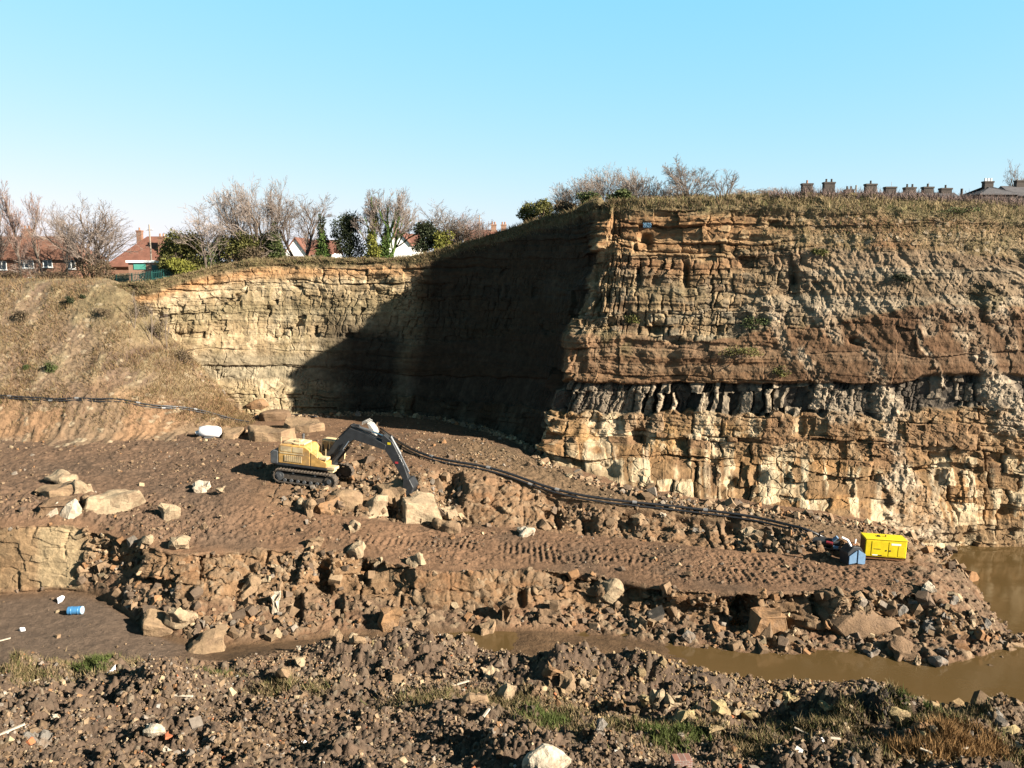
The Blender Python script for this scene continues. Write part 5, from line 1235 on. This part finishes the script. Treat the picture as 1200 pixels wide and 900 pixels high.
p = Vector(onplat(562, 125)); e = empty('telegraph_pole', p, 0, 'thin telegraph pole beside the red roof above the dark rim', 'pole'); H_ = hgt(252, p)
MB().tube([(0, 0, -.4), (0, 0, H_)], [.12, .09], 8).build('pole', MATS['weathered_wood'], e); MB().box(-.4, .4, -.05, .05, H_ - .5, H_ - .42).build('crossarm', MATS['weathered_wood'], e)
# terrace with a row of chimneys over the right-hand crest
CH = [(945.5, 11.5, 215, 'square stack first from the left', 1), (971, 12, 213.5, 'tallest stack with two dark pots', 2), (995, 9, 222, 'low broken stack next to a thin pipe', 2), (1020, 12, 215.5, 'stepped stack beside the thin pipe', 1), (1043, 12, 219, 'wide plain stack in the middle of the row', 0), (1066, 12, 219.5, 'low stack with two thin pots', 2), (1087, 11, 219, 'stack with a pot on its left side', 1), (1108, 12, 220.5, 'last stack of the terrace before the gap', 1)]
d = 112.; gz = float(plateau_z(xat(1020, d), d)) - .3
for k, (u, wp, vt, lab, pots) in enumerate(CH):
    w0 = CH[k - 1][0] if k else u - 24; w1 = CH[k + 1][0] if k < len(CH) - 1 else u + 20
    xa, xb = xat((w0 + u) / 2, d, 225), xat((w1 + u) / 2, d, 225); zr = zat(225.6, d) - gz
    e = empty('terraced_house', ((xa + xb) / 2, d, gz), 0, 'dark terraced house under the ' + lab, 'house', 'terrace of houses on the right skyline')
    hw = (xb - xa) / 2 - .005
    MB().box(-hw, hw, -3.2, 3.2, -1.2, zr - 1.3).build('wall', BRK_SOOT, e)
    r = hip_roof('roof', -hw, hw, -3.2, 3.2, zr - 1.3, 1.3, SLATE, e, 0, 0, 0)
    cx = xat(u, d, 220) - (xa + xb) / 2
    chimney(r, cx, 0, zr - .6, zat(vt, d) - gz, wid(wp, d), .8, BRK_SOOT, pots, POT if k == 0 else BRK_SOOT)
    if k == 2: MB().tube([(cx + .95, 0, zr - .5), (cx + .95, 0, zat(217, d) - gz)], .12, 8).build('flue_pipe', CEM, r)
    if k == 7: MB().tube([(cx + 2.2, 0, zr - .5), (cx + 2.2, 0, zat(221, d) - gz)], .16, 8).build('flue_pipe', BRK_SOOT, r)
    if k in (4, 6): MB().tube([(cx + .3, .3, zr - .5), (cx + .3, .3, zat(vt - 6, d) - gz)], .025, 5).build('aerial', CEM, r)
# larger hipped house at the far right
d = 116.; gz = float(plateau_z(xat(1165, d), d)) - .3
e = empty('slate_house', (0, d, gz), 0, 'dark house with hipped slate roof and a stack of pale pots at the far right', 'house', 'terrace of houses on the right skyline')
x0, x1 = xat(1138, d, 225), xat(1180, d, 225); ze = zat(229, d) - gz; zr = zat(218, d) - gz
MB().box(x0, x1, -2.5, 3.5, -1, ze).build('wall', BRK_SOOT, e); r = hip_roof('roof', x0, x1, -2.5, 3.5, ze, zr - ze, SLATE, e, .25)
chimney(r, xat(1160, d, 220), .6, zr - .9, zat(212, d) - gz, 1.2, .8, BRK_SOOT, 3, WHITE)
e = empty('slate_house', (0, d + 6, gz), 0, 'dark slate roofed house with a broad black stack cut off by the right edge', 'house', 'terrace of houses on the right skyline')
x0, x1 = xat(1176, d + 6, 225), xat(1250, d + 6, 225); zr = zat(217.5, d + 6) - gz
MB().box(x0, x1, -2.5, 3.5, -1, zr - 1.6).build('wall', BRK_SOOT, e); r = hip_roof('roof', x0, x1, -2.5, 3.5, zr - 1.6, 1.6, SLATE, e, .2, 0, 0)
chimney(r, xat(1197, d + 6, 220), .5, zr - .9, zat(211, d + 6) - gz, 1.3, .8, BRK_SOOT, 0)
# ------------------------------------------------------------------ excavator
YEL = mat('yellow_paint', (.64, .37, .11), .6, .35, 3, rvar=.1, mud=(.34, .22, .12)); YELP = mat('pale_yellow_paint', (.72, .56, .32), .5, .2, 3, mud=(.4, .28, .17)); DGREY = mat('dark_grey_paint', (.035, .038, .042), .45, .3, 3); MGREY = mat('grey_steel', (.13, .135, .14), .5, .3, 3, metal=.3)
TRK = mat('muddy_steel', (.10, .08, .062), .75, .4, 5, bump_s=.3); CHROME = mat('bare_rod', (.6, .6, .6), .25, .1, 4, metal=1); BLACK = mat('black_rubber', (.015, .015, .016), .55, .3, 4)
WHP = mat('white_painted_steel', (.38, .37, .345), .6, .2, 4)
hit = cast(362, 569)[0]
px0 = hit; sc = 1.0
mpp = hit.y / FPX
ex = empty('excavator', (hit.x + .1, hit.y + 1.4, hit.z + .18), 0, 'yellow tracked excavator with black boom and stick dug into rubble', 'excavator', rot=(R(1), R(3.5), R(-13))); ex.scale = (1.07, 1.07, 1.07)
TL = 5.1                                                       # track length, X forward (right in the picture), near side is -Y
def track(y0, y1):
    h, r = 1.0, .5; n = 10
    prof = [(TL / 2 - r + r * math.sin(a), r - r * math.cos(a)) for a in np.linspace(0, math.pi, n)] + [(-TL / 2 + r - r * math.sin(a), r + r * math.cos(a)) for a in np.linspace(0, math.pi, n)]
    L = [0]
    loop = prof + [prof[0]]
    m_ = MB(); bm = m_.bm; t = .07
    inn = []
    cx = 0
    for (x, z) in prof:
        xx = max(min(x, TL / 2 - r), -TL / 2 + r); k = (r - t) / r
        inn.append((xx + (x - xx) * k, r + (z - r) * k))
    for i in range(len(prof)):
        j = (i + 1) % len(prof)
        o0, o1, i0, i1 = prof[i], prof[j], inn[i], inn[j]
        V = [bm.verts.new((q[0], y, q[1])) for y in (y0, y1) for q in (o0, o1, i1, i0)]
        for f in ((0, 1, 2, 3), (7, 6, 5, 4), (1, 0, 4, 5), (3, 2, 6, 7)): bm.faces.new([V[k] for k in f])
    # grousers
    tot = 2 * (TL - 2 * r) + 2 * math.pi * r; ng = 44
    for g in range(ng):
        s = g / ng * tot
        if s < TL - 2 * r: x, z, a = -TL / 2 + r + s, 0, 0
        elif s < TL - 2 * r + math.pi * r: a = (s - TL + 2 * r) / r; x, z = TL / 2 - r + r * math.sin(a), r - r * math.cos(a)
        elif s < 2 * (TL - 2 * r) + math.pi * r: x, z, a = TL / 2 - r - (s - TL + 2 * r - math.pi * r), 2 * r, math.pi
        else: a = math.pi + (s - 2 * (TL - 2 * r) - math.pi * r) / r; x, z = -TL / 2 + r + r * math.sin(a), r - r * math.cos(a)
        m_.box(-.025, .025, y0 - .003, y1 + .003, -.06, .01, M=Matrix.Translation((x, 0, z)) @ Matrix.Rotation(-a, 4, 'Y'))
    tr = m_.build('track', TRK, ex)
    yo = y0 if y0 < 0 else y1; si = -1 if y0 < 0 else 1
    MB().box(-TL / 2 + .7, TL / 2 - .7, min(y0 + .12, y1 - .12), max(y0 + .12, y1 - .12), .26, .74, .04).build('track_frame', TRK, tr)
    for (x, rr_, nm) in ((-TL / 2 + r, .36, 'sprocket'), (TL / 2 - r, .38, 'idler')):
        MB().tube([(x, y0 + .06, r), (x, y1 - .06, r)], rr_, 16).build(nm, TRK if nm == 'idler' else MGREY, tr)
        MB().tube([(x, yo + si * .02, r), (x, yo - si * .06, r)], .17, 12).build('hub', MGREY, tr)
    for k in range(7):
        x = -TL / 2 + .95 + k * (TL - 1.9) / 6; MB().tube([(x, y0 + .05, .2), (x, y1 - .05, .2)], .13, 10).build('track_roller', MGREY, tr)
    for x in (-.9, .9): MB().tube([(x, y0 + .05, .84), (x, y1 - .05, .84)], .09, 10).build('top_roller', MGREY, tr)
track(-1.75, -1.15); track(1.15, 1.75)
MB().box(-1.3, 1.3, -1.12, 1.12, .5, 1.0, .06).tube([(0, 0, 1.0), (0, 0, 1.24)], .75, 20).build('undercarriage', TRK, ex)
MB().box(-2.55, 1.75, -1.45, 1.45, 1.24, 1.42, .03).build('deck', DGREY, ex)
MB().prism([(-2.95, 1.3), (-2.3, 1.3), (-2.3, 2.35), (-2.75, 2.4), (-2.98, 2.2)], -1.45, 1.45, .06).build('counterweight', MGREY, ex)
hs = MB(); hs.prism([(-2.29, 1.425), (.35, 1.425), (.35, 2.62), (-.1, 2.9), (-2.2, 2.9), (-2.29, 2.6)], -1.44, .45, .05).build('engine_housing', YEL, ex)
g = MB()
for k in range(9): g.box(-1.75 + k * .165, -1.66 + k * .165, -1.475, -1.445, 1.62, 2.1)
g.build('louvre_panel', YELP, ex)
MB().box(-2.15, -.2, -1.46, -1.443, 2.2, 2.3).box(-2.1, -1.2, -1.457, -1.443, 2.38, 2.78).box(-1.1, -.25, -1.457, -1.443, 2.38, 2.78).build('side_door', YELP, ex)
MB().box(-2.0, -.3, -1.2, .2, 2.905, 3.05, .04).box(-1.2, -.7, -.9, -.3, 3.052, 3.2, .03).build('hood', YELP, ex)
MB().tube([(-1.0, .1, 2.9), (-1.0, .1, 3.5)], .09, 10).build('exhaust', MGREY, ex)
MB().prism([(.36, 1.425), (1.7, 1.425), (1.72, 1.85), (1.0, 2.0), (.8, 2.35), (.36, 2.55)], -1.44, -.55, .05).build('fuel_tank', YEL, ex)
MB().box(1.0, 1.7, -1.4, -.75, 2.02, 2.2, .03).build('toolbox', YELP, ex)
MB().box(1.72, 2.35, -1.4, -.6, 1.3, 1.52, .03).box(1.76, 2.2, -1.35, -.7, 1.1, 1.297, .02).build('step', YELP, ex)
hr = MB()
for (x, y) in ((.38, -1.35), (-.6, -1.35), (-2.1, -1.35)): hr.tube([(x, y, 2.5), (x, y, 3.45)], .022, 6)
hr.tube([(-2.1, -1.35, 3.45), (-.6, -1.35, 3.45)], .022, 6); hr.tube([(.9, -1.38, 2.1), (.9, -1.38, 3.3)], .025, 6).tube([(1.6, -1.38, 1.8), (1.6, -1.38, 2.9)], .025, 6)
hr.build('handrail', YELP, ex)
cb = MB().prism([(.3, 1.425), (1.9, 1.425), (2.0, 2.2), (1.6, 3.1), (.35, 3.1)], .5, 1.45, .05).build('cab', YELP, ex)
MB().prism([(1.05, 2.2), (1.88, 2.2), (1.55, 2.98), (1.05, 2.98)], .492, .498).build('window', GLASS, cb)
MB().prism([(.42, 2.2), (.95, 2.2), (.95, 2.98), (.42, 2.98)], .492, .498).build('window', GLASS, cb)
def plate(pts, w0, w1, y, hts):
    """box-section arm through pts (x,z); hts = depth at each point"""
    top, bot = [], []
    for i, (x, z) in enumerate(pts):
        a = Vector(pts[max(i - 1, 0)]); b = Vector(pts[min(i + 1, len(pts) - 1)]); d_ = (b - a).normalized(); n_ = Vector((-d_.y, d_.x)) * hts[i] / 2
        top.append((x + n_.x, z + n_.y)); bot.append((x - n_.x, z - n_.y))
    m_ = MB(); m_.prism(top + bot[::-1], y - w0 / 2, y + w0 / 2, .03); return m_
BP = [(1.1, 1.7), (2.1, 2.95), (3.15, 4.05), (4.3, 3.75), (5.9, 3.25)]
hz = [(.9, 1.9), (2.0, 3.5), (3.1, 4.72), (4.3, 4.35), (5.7, 3.85)]
hb = MB()
for y in (-.28, -.2, .22): hb.tube([(x, y, z) for x, z in hz], .035, 5)
bo = plate(BP, .62, .62, 0, (.5, .78, .9, .7, .42)).build('boom', DGREY, ex)
hb.build('hydraulic_line', BLACK, bo)
for y in (-.5, .5):
    MB().tube([(1.5, y, 1.35), (2.6, y, 2.75)], .12, 10).build('hydraulic_cylinder', DGREY, bo)
    MB().tube([(2.6, y, 2.75), (3.1, y, 3.5)], .06, 8).build('cylinder_rod', CHROME, bo)
MB().tube([(3.0, 0, 4.6), (4.7, 0, 4.3)], .13, 10).build('hydraulic_cylinder', MGREY, bo); MB().tube([(4.7, 0, 4.3), (5.75, 0, 4.05)], .065, 8).build('cylinder_rod', CHROME, bo)
MB().box(3.0, 3.7, -.1, .1, 4.42, 4.72, .03).build('bracket', DGREY, bo)
SP_ = [(5.6, 4.12), (6.1, 3.45), (7.1, 1.9), (7.75, .7)]
st = plate(SP_, .5, .5, 0, (.32, .88, .6, .38)).build('stick', DGREY, ex)
MB().tube([(6.2, 0, 4.05), (7.0, 0, 2.8)], .12, 10).build('hydraulic_cylinder', MGREY, st); MB().tube([(7.0, 0, 2.8), (7.75, 0, 1.5)], .06, 8).build('cylinder_rod', CHROME, st)
MB().box(6.05, 6.3, -.262, -.254, 3.5, 3.67).build('yellow_badge', mat('badge_yellow', (.75, .6, .03), .5, .1, 4), st)
MB().box(6.7, 6.95, -.262, -.254, 2.1, 2.25).build('red_badge', mat('badge_red', (.5, .05, .06), .5, .1, 4), st)
MB().prism([(7.5, 1.0), (8.0, 1.1), (8.35, .5), (8.1, -.15), (7.45, -.35), (7.2, .1), (7.55, .35)], -.6, .6, .03).build('bucket', DGREY, ex)
# white spare bucket with teeth standing on the rubble behind the boom
def digging_bucket(u, v, hp):
    h = cast(u, v)[0]; d_ = h.y; H_ = hp * d_ / FPX
    e = empty('spare_bucket', h + Vector((0, .3, -.05)), R(-15), 'white spare digging bucket with hooked teeth behind the boom', 'bucket', rot=(0, 0, R(-12)))
    k = H_ / 1.5
    pr = [(.75, 0), (.5, .75), (.15, 1.2), (-.15, 1.35), (-.1, 1.15), (.05, .95), (.2, .5), (.15, .1), (-.2, -.05)]
    MB().prism([(x * k, z * k) for x, z in pr], -.55 * k, .55 * k, .03).build('shell', WHP, e)
    for y in (-.42, 0, .42):
        MB().prism([(-.13 * k, 1.36 * k), (.05 * k, 1.42 * k), (-.3 * k, 1.6 * k), (-.62 * k, 1.45 * k), (-.68 * k, 1.1 * k), (-.56 * k, 1.36 * k), (-.33 * k, 1.44 * k)], (y - .07) * k, (y + .07) * k).build('tooth', WHP, e)
digging_bucket(434, 511, 19)
# ------------------------------------------------------------------ yellow generator and blue pump on the spit
h = cast(1038, 661)[0]; d_ = 57.5; m = d_ / FPX
gz = h.z - .02; gx = xat(1038, d_, 655)
GL, GD, GH = 2.9, 1.25, 1.42
ge = empty('generator', (gx, d_ + .6, gz + .1), 0, 'bright yellow generator cabinet at the end of the bench', 'generator', rot=(0, R(2), R(-7)))
GY_ = mat('generator_yellow', (.72, .55, .012), .5, .18, 2.5); GYD = mat('dull_yellow', (.70, .55, .02), .5, .08, 2); RUST = mat('rusty_end', (.17, .075, .03), .8, .4, 4); LABW = mat('label_white', (.7, .7, .68), .5, .1, 6); LABK = mat('label_black', (.02, .02, .02), .5, .1, 6)
MB().box(-GL / 2, GL / 2, -GD / 2, GD / 2, .12, GH, .05).build('cabinet', GY_, ge)
MB().box(-GL / 2 - .03, GL / 2 + .03, -GD / 2 - .03, GD / 2 + .03, GH + .002, GH + .08, .02).build('lid', GYD, ge)
MB().box(-GL / 2 + .1, GL / 2 - .1, -GD / 2 + .1, -GD / 2 + .25, -.08, .118).box(-GL / 2 + .1, GL / 2 - .1, GD / 2 - .25, GD / 2 - .1, -.08, .118).build('skid', RUST, ge)
MB().box(-GL / 2 - .02, -GL / 2 - .003, -GD / 2 + .08, GD / 2 - .08, .2, GH - .08).build('end_grille', RUST, ge)
yf = -GD / 2
for (x0, x1) in ((-1.0, .12), (.2, .8)):
    dr = MB().box(x0, x1, yf - .022, yf - .003, .22, GH - .12, .006).build('door', GY_, ge)
    xh = x1 - .1 if x0 < 0 else x0 + .1
    MB().box(xh - .05, xh + .05, yf - .045, yf - .024, .6, .7, .008).build('handle', LABK, dr)
MB().box(.86, 1.3, yf - .02, yf - .003, .25, GH - .42, .006).build('panel', GYD, ge)
MB().box(.35, 1.02, yf - .032, yf - .024, GH - .33, GH - .2).build('label_plate', LABW, ge)
lp = MB()
for k, (a, b) in enumerate(((-.86, -.80), (-.78, -.73), (-.70, -.62), (-.6, -.55), (-.53, -.47), (-.44, -.38))): lp.box(a, b, yf - .028, yf - .0225, .70, .76)
lp.build('worn_lettering', LABK, ge)
MB().box(-.92, -.55, yf - .03, yf - .0235, .24, .31).build('label_plate', LABW, ge); MB().box(-.54, -.25, yf - .03, yf - .0235, .235, .30).build('label_plate', LABK, ge)
MB().box(-.5, -.3, -.15, .1, GH + .082, GH + .15, .01).build('lifting_eye', LABK, ge); MB().tube([(.1, 0, GH + .08), (.1, 0, GH + .2)], .05, 8).build('exhaust_cap', RUST, ge)
BLUE = mat('blue_paint', (.13, .23, .36), .5, .15, 3); BLUED = mat('dark_blue_paint', (.05, .12, .25), .5, .2, 3)
h = cast(1003, 663)[0]; x = xat(1003, 56.6, 658)
pe = empty('pump_unit', (x, 57.0, h.z), 0, 'black water pump unit with two pale blue cover plates beside the generator', 'pump', rot=(0, R(1), R(12)))
MB().prism([(-.7, 0), (.62, 0), (.66, .75), (.3, 1.3), (-.3, 1.35), (-.72, .9)], -.3, .7, .04).build('body', DGREY, pe)
for sgn in (-1, 1):
    pl_ = MB(); xa, xb = (.05, .66) if sgn > 0 else (-.66, -.05)
    pts = [(xa, .12), (xb, .0 if sgn > 0 else .05), (xb, .78 if sgn > 0 else .6), (xa, 1.15)] if sgn > 0 else [(xa, .1), (xb, .18), (xb, 1.1), (xa, .7)]
    pl_.prism(pts, -.42, -.33, .015); pl_.build('cover_plate', BLUE, pe)
MB().tube([(-.3, 0, 1.3), (-.55, .1, 1.75), (-.9, .3, 1.9)], .09, 8).build('outlet_pipe', LABW, pe); MB().tube([(.0, 0, 1.3), (.12, .1, 1.8)], .05, 8).build('lever', LABW, pe)
MB().box(-.25, .25, -.1, .4, 1.36, 1.5, .03).build('motor_cover', RUST, pe)
h = cast(966, 650)[0]
ve_ = empty('suction_pump', (xat(966, 59.5, 645), 59.5, ground_z(xat(966, 59.5, 645), 59.5)), 0, 'low dark pump with red and blue valves at the end of the hose', 'pump', rot=(0, 0, R(-20)))
MB().box(-1.1, 1.1, -.4, .4, 0, .12, .02).build('base_frame', DGREY, ve_)
MB().tube([(-.9, 0, .45), (.5, 0, .45)], [.34, .34], 14).tube([(.52, 0, .45), (1.05, 0, .42)], [.22, .18], 12).build('barrel', DGREY, ve_)
MB().tube([(.1, -.36, .55), (.55, -.42, .5)], .12, 10).build('valve', mat('red_paint', (.25, .03, .04), .5, .15, 3), ve_)
MB().tube([(.55, -.2, .7), (.85, -.25, 1.0)], .14, 10).build('valve', BLUE, ve_); MB().tube([(.6, -.45, .25), (.95, -.5, .25)], .13, 10).build('flange', BLUE, ve_)
MB().tube([(-.4, 0, .75), (-.4, 0, 1.1), (-.1, .1, 1.25)], .08, 8).build('elbow_pipe', BLACK, ve_)
# ------------------------------------------------------------------ black hoses
HOSE = mat('black_pipe', (.022, .023, .026), .38, .3, 3, spec=.5); COUP = mat('grey_coupling', (.22, .22, .22), .45, .2, 4)
def hose(px, lab, r, off, lift=.12, coup=()):
    pts = []
    for (u, v) in px:
        h = cast(u, v)
        if h: pts.append(h[0])
    # smooth spline sampled
    P0 = np.array([p[:] for p in pts]); t = np.r_[0, np.cumsum(np.linalg.norm(np.diff(P0, axis=0), axis=1))]
    P0[1:-1, 1] = .25 * P0[:-2, 1] + .5 * P0[1:-1, 1] + .25 * P0[2:, 1]
    n = int(t[-1] / .8); tg = np.linspace(0, t[-1], n); Q = herm(t, P0, tg)
    for _ in range(2): Q[1:-1] = .25 * Q[:-2] + .5 * Q[1:-1] + .25 * Q[2:]
    Q[:, 2] += lift + off[1]; Q[:, 1] -= off[0]
    for q in Q: q[2] = max(q[2], ground_z(q[0], q[1]) + r * .9 + (.06 if off[1] > 0 else 0))
    for _ in range(2): Q[1:-1] = .25 * Q[:-2] + .5 * Q[1:-1] + .25 * Q[2:]
    e = empty('water_hose', Q[len(Q) // 2], 0, lab, 'hose', 'black hoses across the quarry'); o = Q[len(Q) // 2]
    MB().tube([tuple(q - o) for q in Q], r, 8).build('pipe', HOSE, e, True)
    for c in coup:
        k = min(int(c * (n - 2)), n - 2); a = Q[k] - o; b = Q[k + 1] - o; md = a + (b - a) * .45
        MB().tube([tuple(a), tuple(md)], r * 1.28, 10).build('coupling', COUP, e)
LH = [(-60, 462), (0, 466.5), (60, 470.5), (120, 475), (180, 478.5), (215, 480), (240, 484), (262, 490.5), (280, 496), (292, 497)]
hose(LH, 'upper black hose running across the foot of the grassy hillside', .085, (0, .15), coup=(.2, .42, .62, .82)); hose(LH, 'lower black hose touching the upper one on the hillside', .075, (.16, -.04), coup=(.35, .7))
RH = [(446, 506), (462, 521), (482, 531), (505, 541), (530, 546), (560, 548.5), (590, 557), (620, 568), (650, 578), (690, 587), (740, 593), (790, 597.5), (840, 604), (890, 611), (925, 620), (950, 629), (968, 637)]
hose(RH, 'thick black hose winding from the excavator to the pump', .115, (.1, .17), .2, coup=(.12, .3, .42, .55, .68, .8)); hose(RH[:], 'thinner black hose lying under the thick one down to the pump', .085, (.3, -.02), .15, coup=(.5,))
hose([(300, 492), (318, 489), (340, 487), (358, 488), (372, 490.5)], 'short grey hose end lying at the foot of the shaded wall', .09, (.1, .1), coup=())
# ------------------------------------------------------------------ small things left about
h = cast(86, 722)[0]; m = h.y / FPX
e = empty('blue_drum', h + Vector((0, .3, .27)), R(4), 'blue plastic drum lying on the lower floor', 'drum'); e.scale = (.9, .9, .9)
BD = mat('blue_plastic', (.06, .21, .42), .4, .15, 3); BDL = mat('pale_blue_plastic', (.28, .40, .50), .45, .1, 3)
MB().tube([(-.52, 0, 0), (-.5, 0, 0), (-.3, 0, 0), (-.28, 0, 0), (-.24, 0, 0), (-.22, 0, 0), (.2, 0, 0), (.22, 0, 0), (.26, 0, 0), (.28, 0, 0), (.45, 0, 0)], [.26, .29, .29, .305, .305, .29, .29, .305, .305, .29, .29], 18).build('body', BD, e)
MB().tube([(.452, 0, 0), (.5, 0, 0), (.53, 0, 0)], [.3, .3, .27], 18).build('lid', BDL, e)
def lump(u, v, wp, hp, m_, name, lab, cat, seed, kind='lump', group=None, turn=0):
    h = cast(u, v)
    if not h: return
    h = h[0]; k = h.y / FPX; o = link(name, finish_rock(hull_mesh(kind, seed), name, seed, 0, 0, 0, (wp * k, wp * k * .8, hp * k)), m_)
    o.location = h + Vector((0, wp * k * .25, hp * k * .3)); o.rotation_euler = (0, 0, R(turn)); tag(o, lab, cat, group); return o
WPL = mat('white_plastic', (.58, .58, .6), .45, .08, 3)
lump(70, 707, 9, 6, WPL, 'plastic_can', 'small white plastic can beside the blue drum', 'can', 3, 'block', turn=20)
h = cast(243, 514)[0]; m = h.y / FPX
e = empty('white_tank', h + Vector((0, .6, 0)), R(8), 'white plastic tank lying on its side between the hose and the slabs', 'tank', rot=(0, R(6), R(14)))
MB().tube([(-1.05, 0, .55), (-.98, 0, .55), (-.3, 0, .6), (.6, 0, .6), (.95, 0, .56), (1.1, 0, .55)], [.3, .5, .58, .58, .5, .2], 14).build('body', WPL, e, True)
MB().tube([(-1.3, 0, .35), (-1.04, 0, .45)], [.2, .22], 10).build('cap', WPL, e); MB().box(-.5, .5, -.45, .45, -.05, .08, .02).build('foot', MGREY, e)
h = cast(758, 263)[0]
bs = MB(); bm = bs.bm; rr = random.Random(4); nn = 9
vs2 = [[bm.verts.new((.9 * (i / nn - .5) * 1.6 + rr.uniform(-.05, .05), -.25 * math.sin(j / 6 * 2.6) - rr.uniform(0, .12), .9 - j / 6 * 1.0 + rr.uniform(-.05, .05))) for i in range(nn + 1)] for j in range(7)]
for j in range(6):
    for i in range(nn): bm.faces.new((vs2[j][i], vs2[j][i + 1], vs2[j + 1][i + 1], vs2[j + 1][i]))
bmesh.ops.solidify(bm, geom=list(bm.faces), thickness=.02)
o = bs.build('blue_sheet', mat('pale_blue_sheet', (.10, .2, .3), .5, .2, 3)); o.scale = (.55, .55, .5); o.location = h + Vector((0, -.2, -.3)); tag(o, 'crumpled pale blue sheet hanging over the rim at the corner', 'sheet')
WOOD = mat('pale_wood', (.42, .36, .28), .85, .25, 3)
for (u, v, lp_, ang, lab) in ((4, 752, 16, 20, 'thin pale stick on the lower floor at the left edge'), (14, 858, 30, 30, 'pale plank lying in the spoil at the far left'), (215, 818, 24, -4, 'short pale plank on the dark spoil mound'), (940, 860, 20, -30, 'white broken plank on the grassy bank'), (975, 868, 20, -8, 'thin white lath beside the broken plank'), (570, 838, 14, 55, 'pale stick standing up in the grass'), (40, 800, 12, 25, 'cream splinter of wood at the edge of the floor'), (1085, 883, 14, -25, 'pale lath in the orange grass'), (540, 803, 22, 18, 'pale timber leaning in the rubble heap'), (1130, 880, 12, 10, 'thin stick in the orange grass at the right')):
    h = cast(u, v)
    if not h: continue
    k = h[0].y / FPX; o = MB().box(-lp_ * k / 2, lp_ * k / 2, -.06, .06, -.03, .03, .008).build('plank', WOOD); o.location = h[0] + Vector((0, 0, .12)); o.rotation_euler = (0, R(-ang * .4), R(ang)); tag(o, lab, 'plank', 'planks and sticks left about')
for k_, (u, v, wp, hp, lab) in enumerate(((130, 786, 8, 6, 'crumpled white plastic scrap in the grass of the near bank'), (26, 739, 4, 3, 'tiny white scrap on the lower floor'), (354, 872, 13, 8, 'white torn bag in the dark spoil'), (965, 870, 6, 5, 'round white cup on the grassy bank'))):
    lump(u, v, wp * .5, hp * .5, WPL, 'plastic_scrap', lab, 'litter', 20 + k_, 'wedge', 'white litter', turn=k_ * 40)
lump(198, 868, 8, 7, mat('red_brick', (.40, .13, .06), .9, .2, 5), 'broken_brick', 'orange red half brick beside the whitish rock', 'brick', 40, 'block', turn=30)
h = cast(800, 900)[0]; k = h.y / FPX
e = empty('brick_chunk', h + Vector((0, .2, -.1)), R(5), 'chunk of brick wall stuck in the bottom of the bank', 'masonry')
MB().box(-.36, .36, -.2, .25, 0, .42, .02).build('wall', brick_mat('mixed_brick', (.30, .13, .09), (.2, .12, .1), (.4, .37, .33)), e)
# ------------------------------------------------------------------ light, sky, camera
SUN = Vector((.892, -.452, 0)).normalized(); EL = R(26)
sd_ = Vector((SUN.x * math.cos(EL), SUN.y * math.cos(EL), math.sin(EL)))
sl_ = bpy.data.lights.new('sun', 'SUN'); sl_.energy = 5.0; sl_.angle = R(.5); sl_.color = (1, .91, .77)
so_ = bpy.data.objects.new('sun', sl_); COL.objects.link(so_); so_.rotation_euler = sd_.to_track_quat('Z', 'Y').to_euler()
w = bpy.data.worlds.new('World'); scene.world = w; w.use_nodes = True
n, l = w.node_tree.nodes, w.node_tree.links
sk = n.new('ShaderNodeTexSky'); sk.sky_type = 'NISHITA'; sk.sun_disc = False; sk.sun_elevation = EL
sk.sun_rotation = math.atan2(SUN.x, SUN.y); sk.altitude = 50; sk.air_density = 1.0; sk.dust_density = .6; sk.ozone_density = 1.0
sp = n.new('ShaderNodeSeparateColor'); cb = n.new('ShaderNodeCombineColor'); l.new(sk.outputs[0], sp.inputs[0])
for ch, (k, g) in enumerate(((.82, .84), (2.42, .27), (3.8, .08))):
    pw = n.new('ShaderNodeMath'); pw.operation = 'POWER'; pw.inputs[1].default_value = g; l.new(sp.outputs[ch], pw.inputs[0])
    ml = n.new('ShaderNodeMath'); ml.operation = 'MULTIPLY'; ml.inputs[1].default_value = k; l.new(pw.outputs[0], ml.inputs[0]); l.new(ml.outputs[0], cb.inputs[ch])
tc_ = n.new('ShaderNodeTexCoord'); sx_ = n.new('ShaderNodeSeparateXYZ'); l.new(tc_.outputs['Generated'], sx_.inputs[0])
mr_ = n.new('ShaderNodeMapRange'); mr_.interpolation_type = 'SMOOTHSTEP'; mr_.inputs[1].default_value = .30; mr_.inputs[2].default_value = .8; mr_.inputs[3].default_value = 1; mr_.inputs[4].default_value = .16; l.new(sx_.outputs[2], mr_.inputs[0])   # sky deepens towards the zenith, exaggerated to weaken fill light in the shadows
mz_ = n.new('ShaderNodeMix'); mz_.data_type = 'RGBA'; mz_.blend_type = 'MULTIPLY'; mz_.inputs[0].default_value = 1; l.new(cb.outputs[0], mz_.inputs[6]); l.new(mr_.outputs[0], mz_.inputs[7])
l.new(mz_.outputs[2], n['Background'].inputs['Color']); n['Background'].inputs['Strength'].default_value = .056
cam = bpy.data.cameras.new('camera'); co = bpy.data.objects.new('camera', cam); COL.objects.link(co)
cam.sensor_fit = 'HORIZONTAL'; cam.angle_x = 2 * math.atan(600 / FPX); cam.clip_end = 9000; cam.clip_start = .1
co.location = (0, 0, 0); co.rotation_euler = (R(90) - PITCH, 0, 0)
scene.camera = co
vs_ = scene.view_settings; vs_.view_transform = 'Standard'; vs_.look = 'None'; vs_.gamma = 1; vs_.use_curve_mapping = False; vs_.exposure = 2.08
scene.cycles.use_denoising = True
scene.cycles.max_bounces = 5; scene.cycles.diffuse_bounces = 2
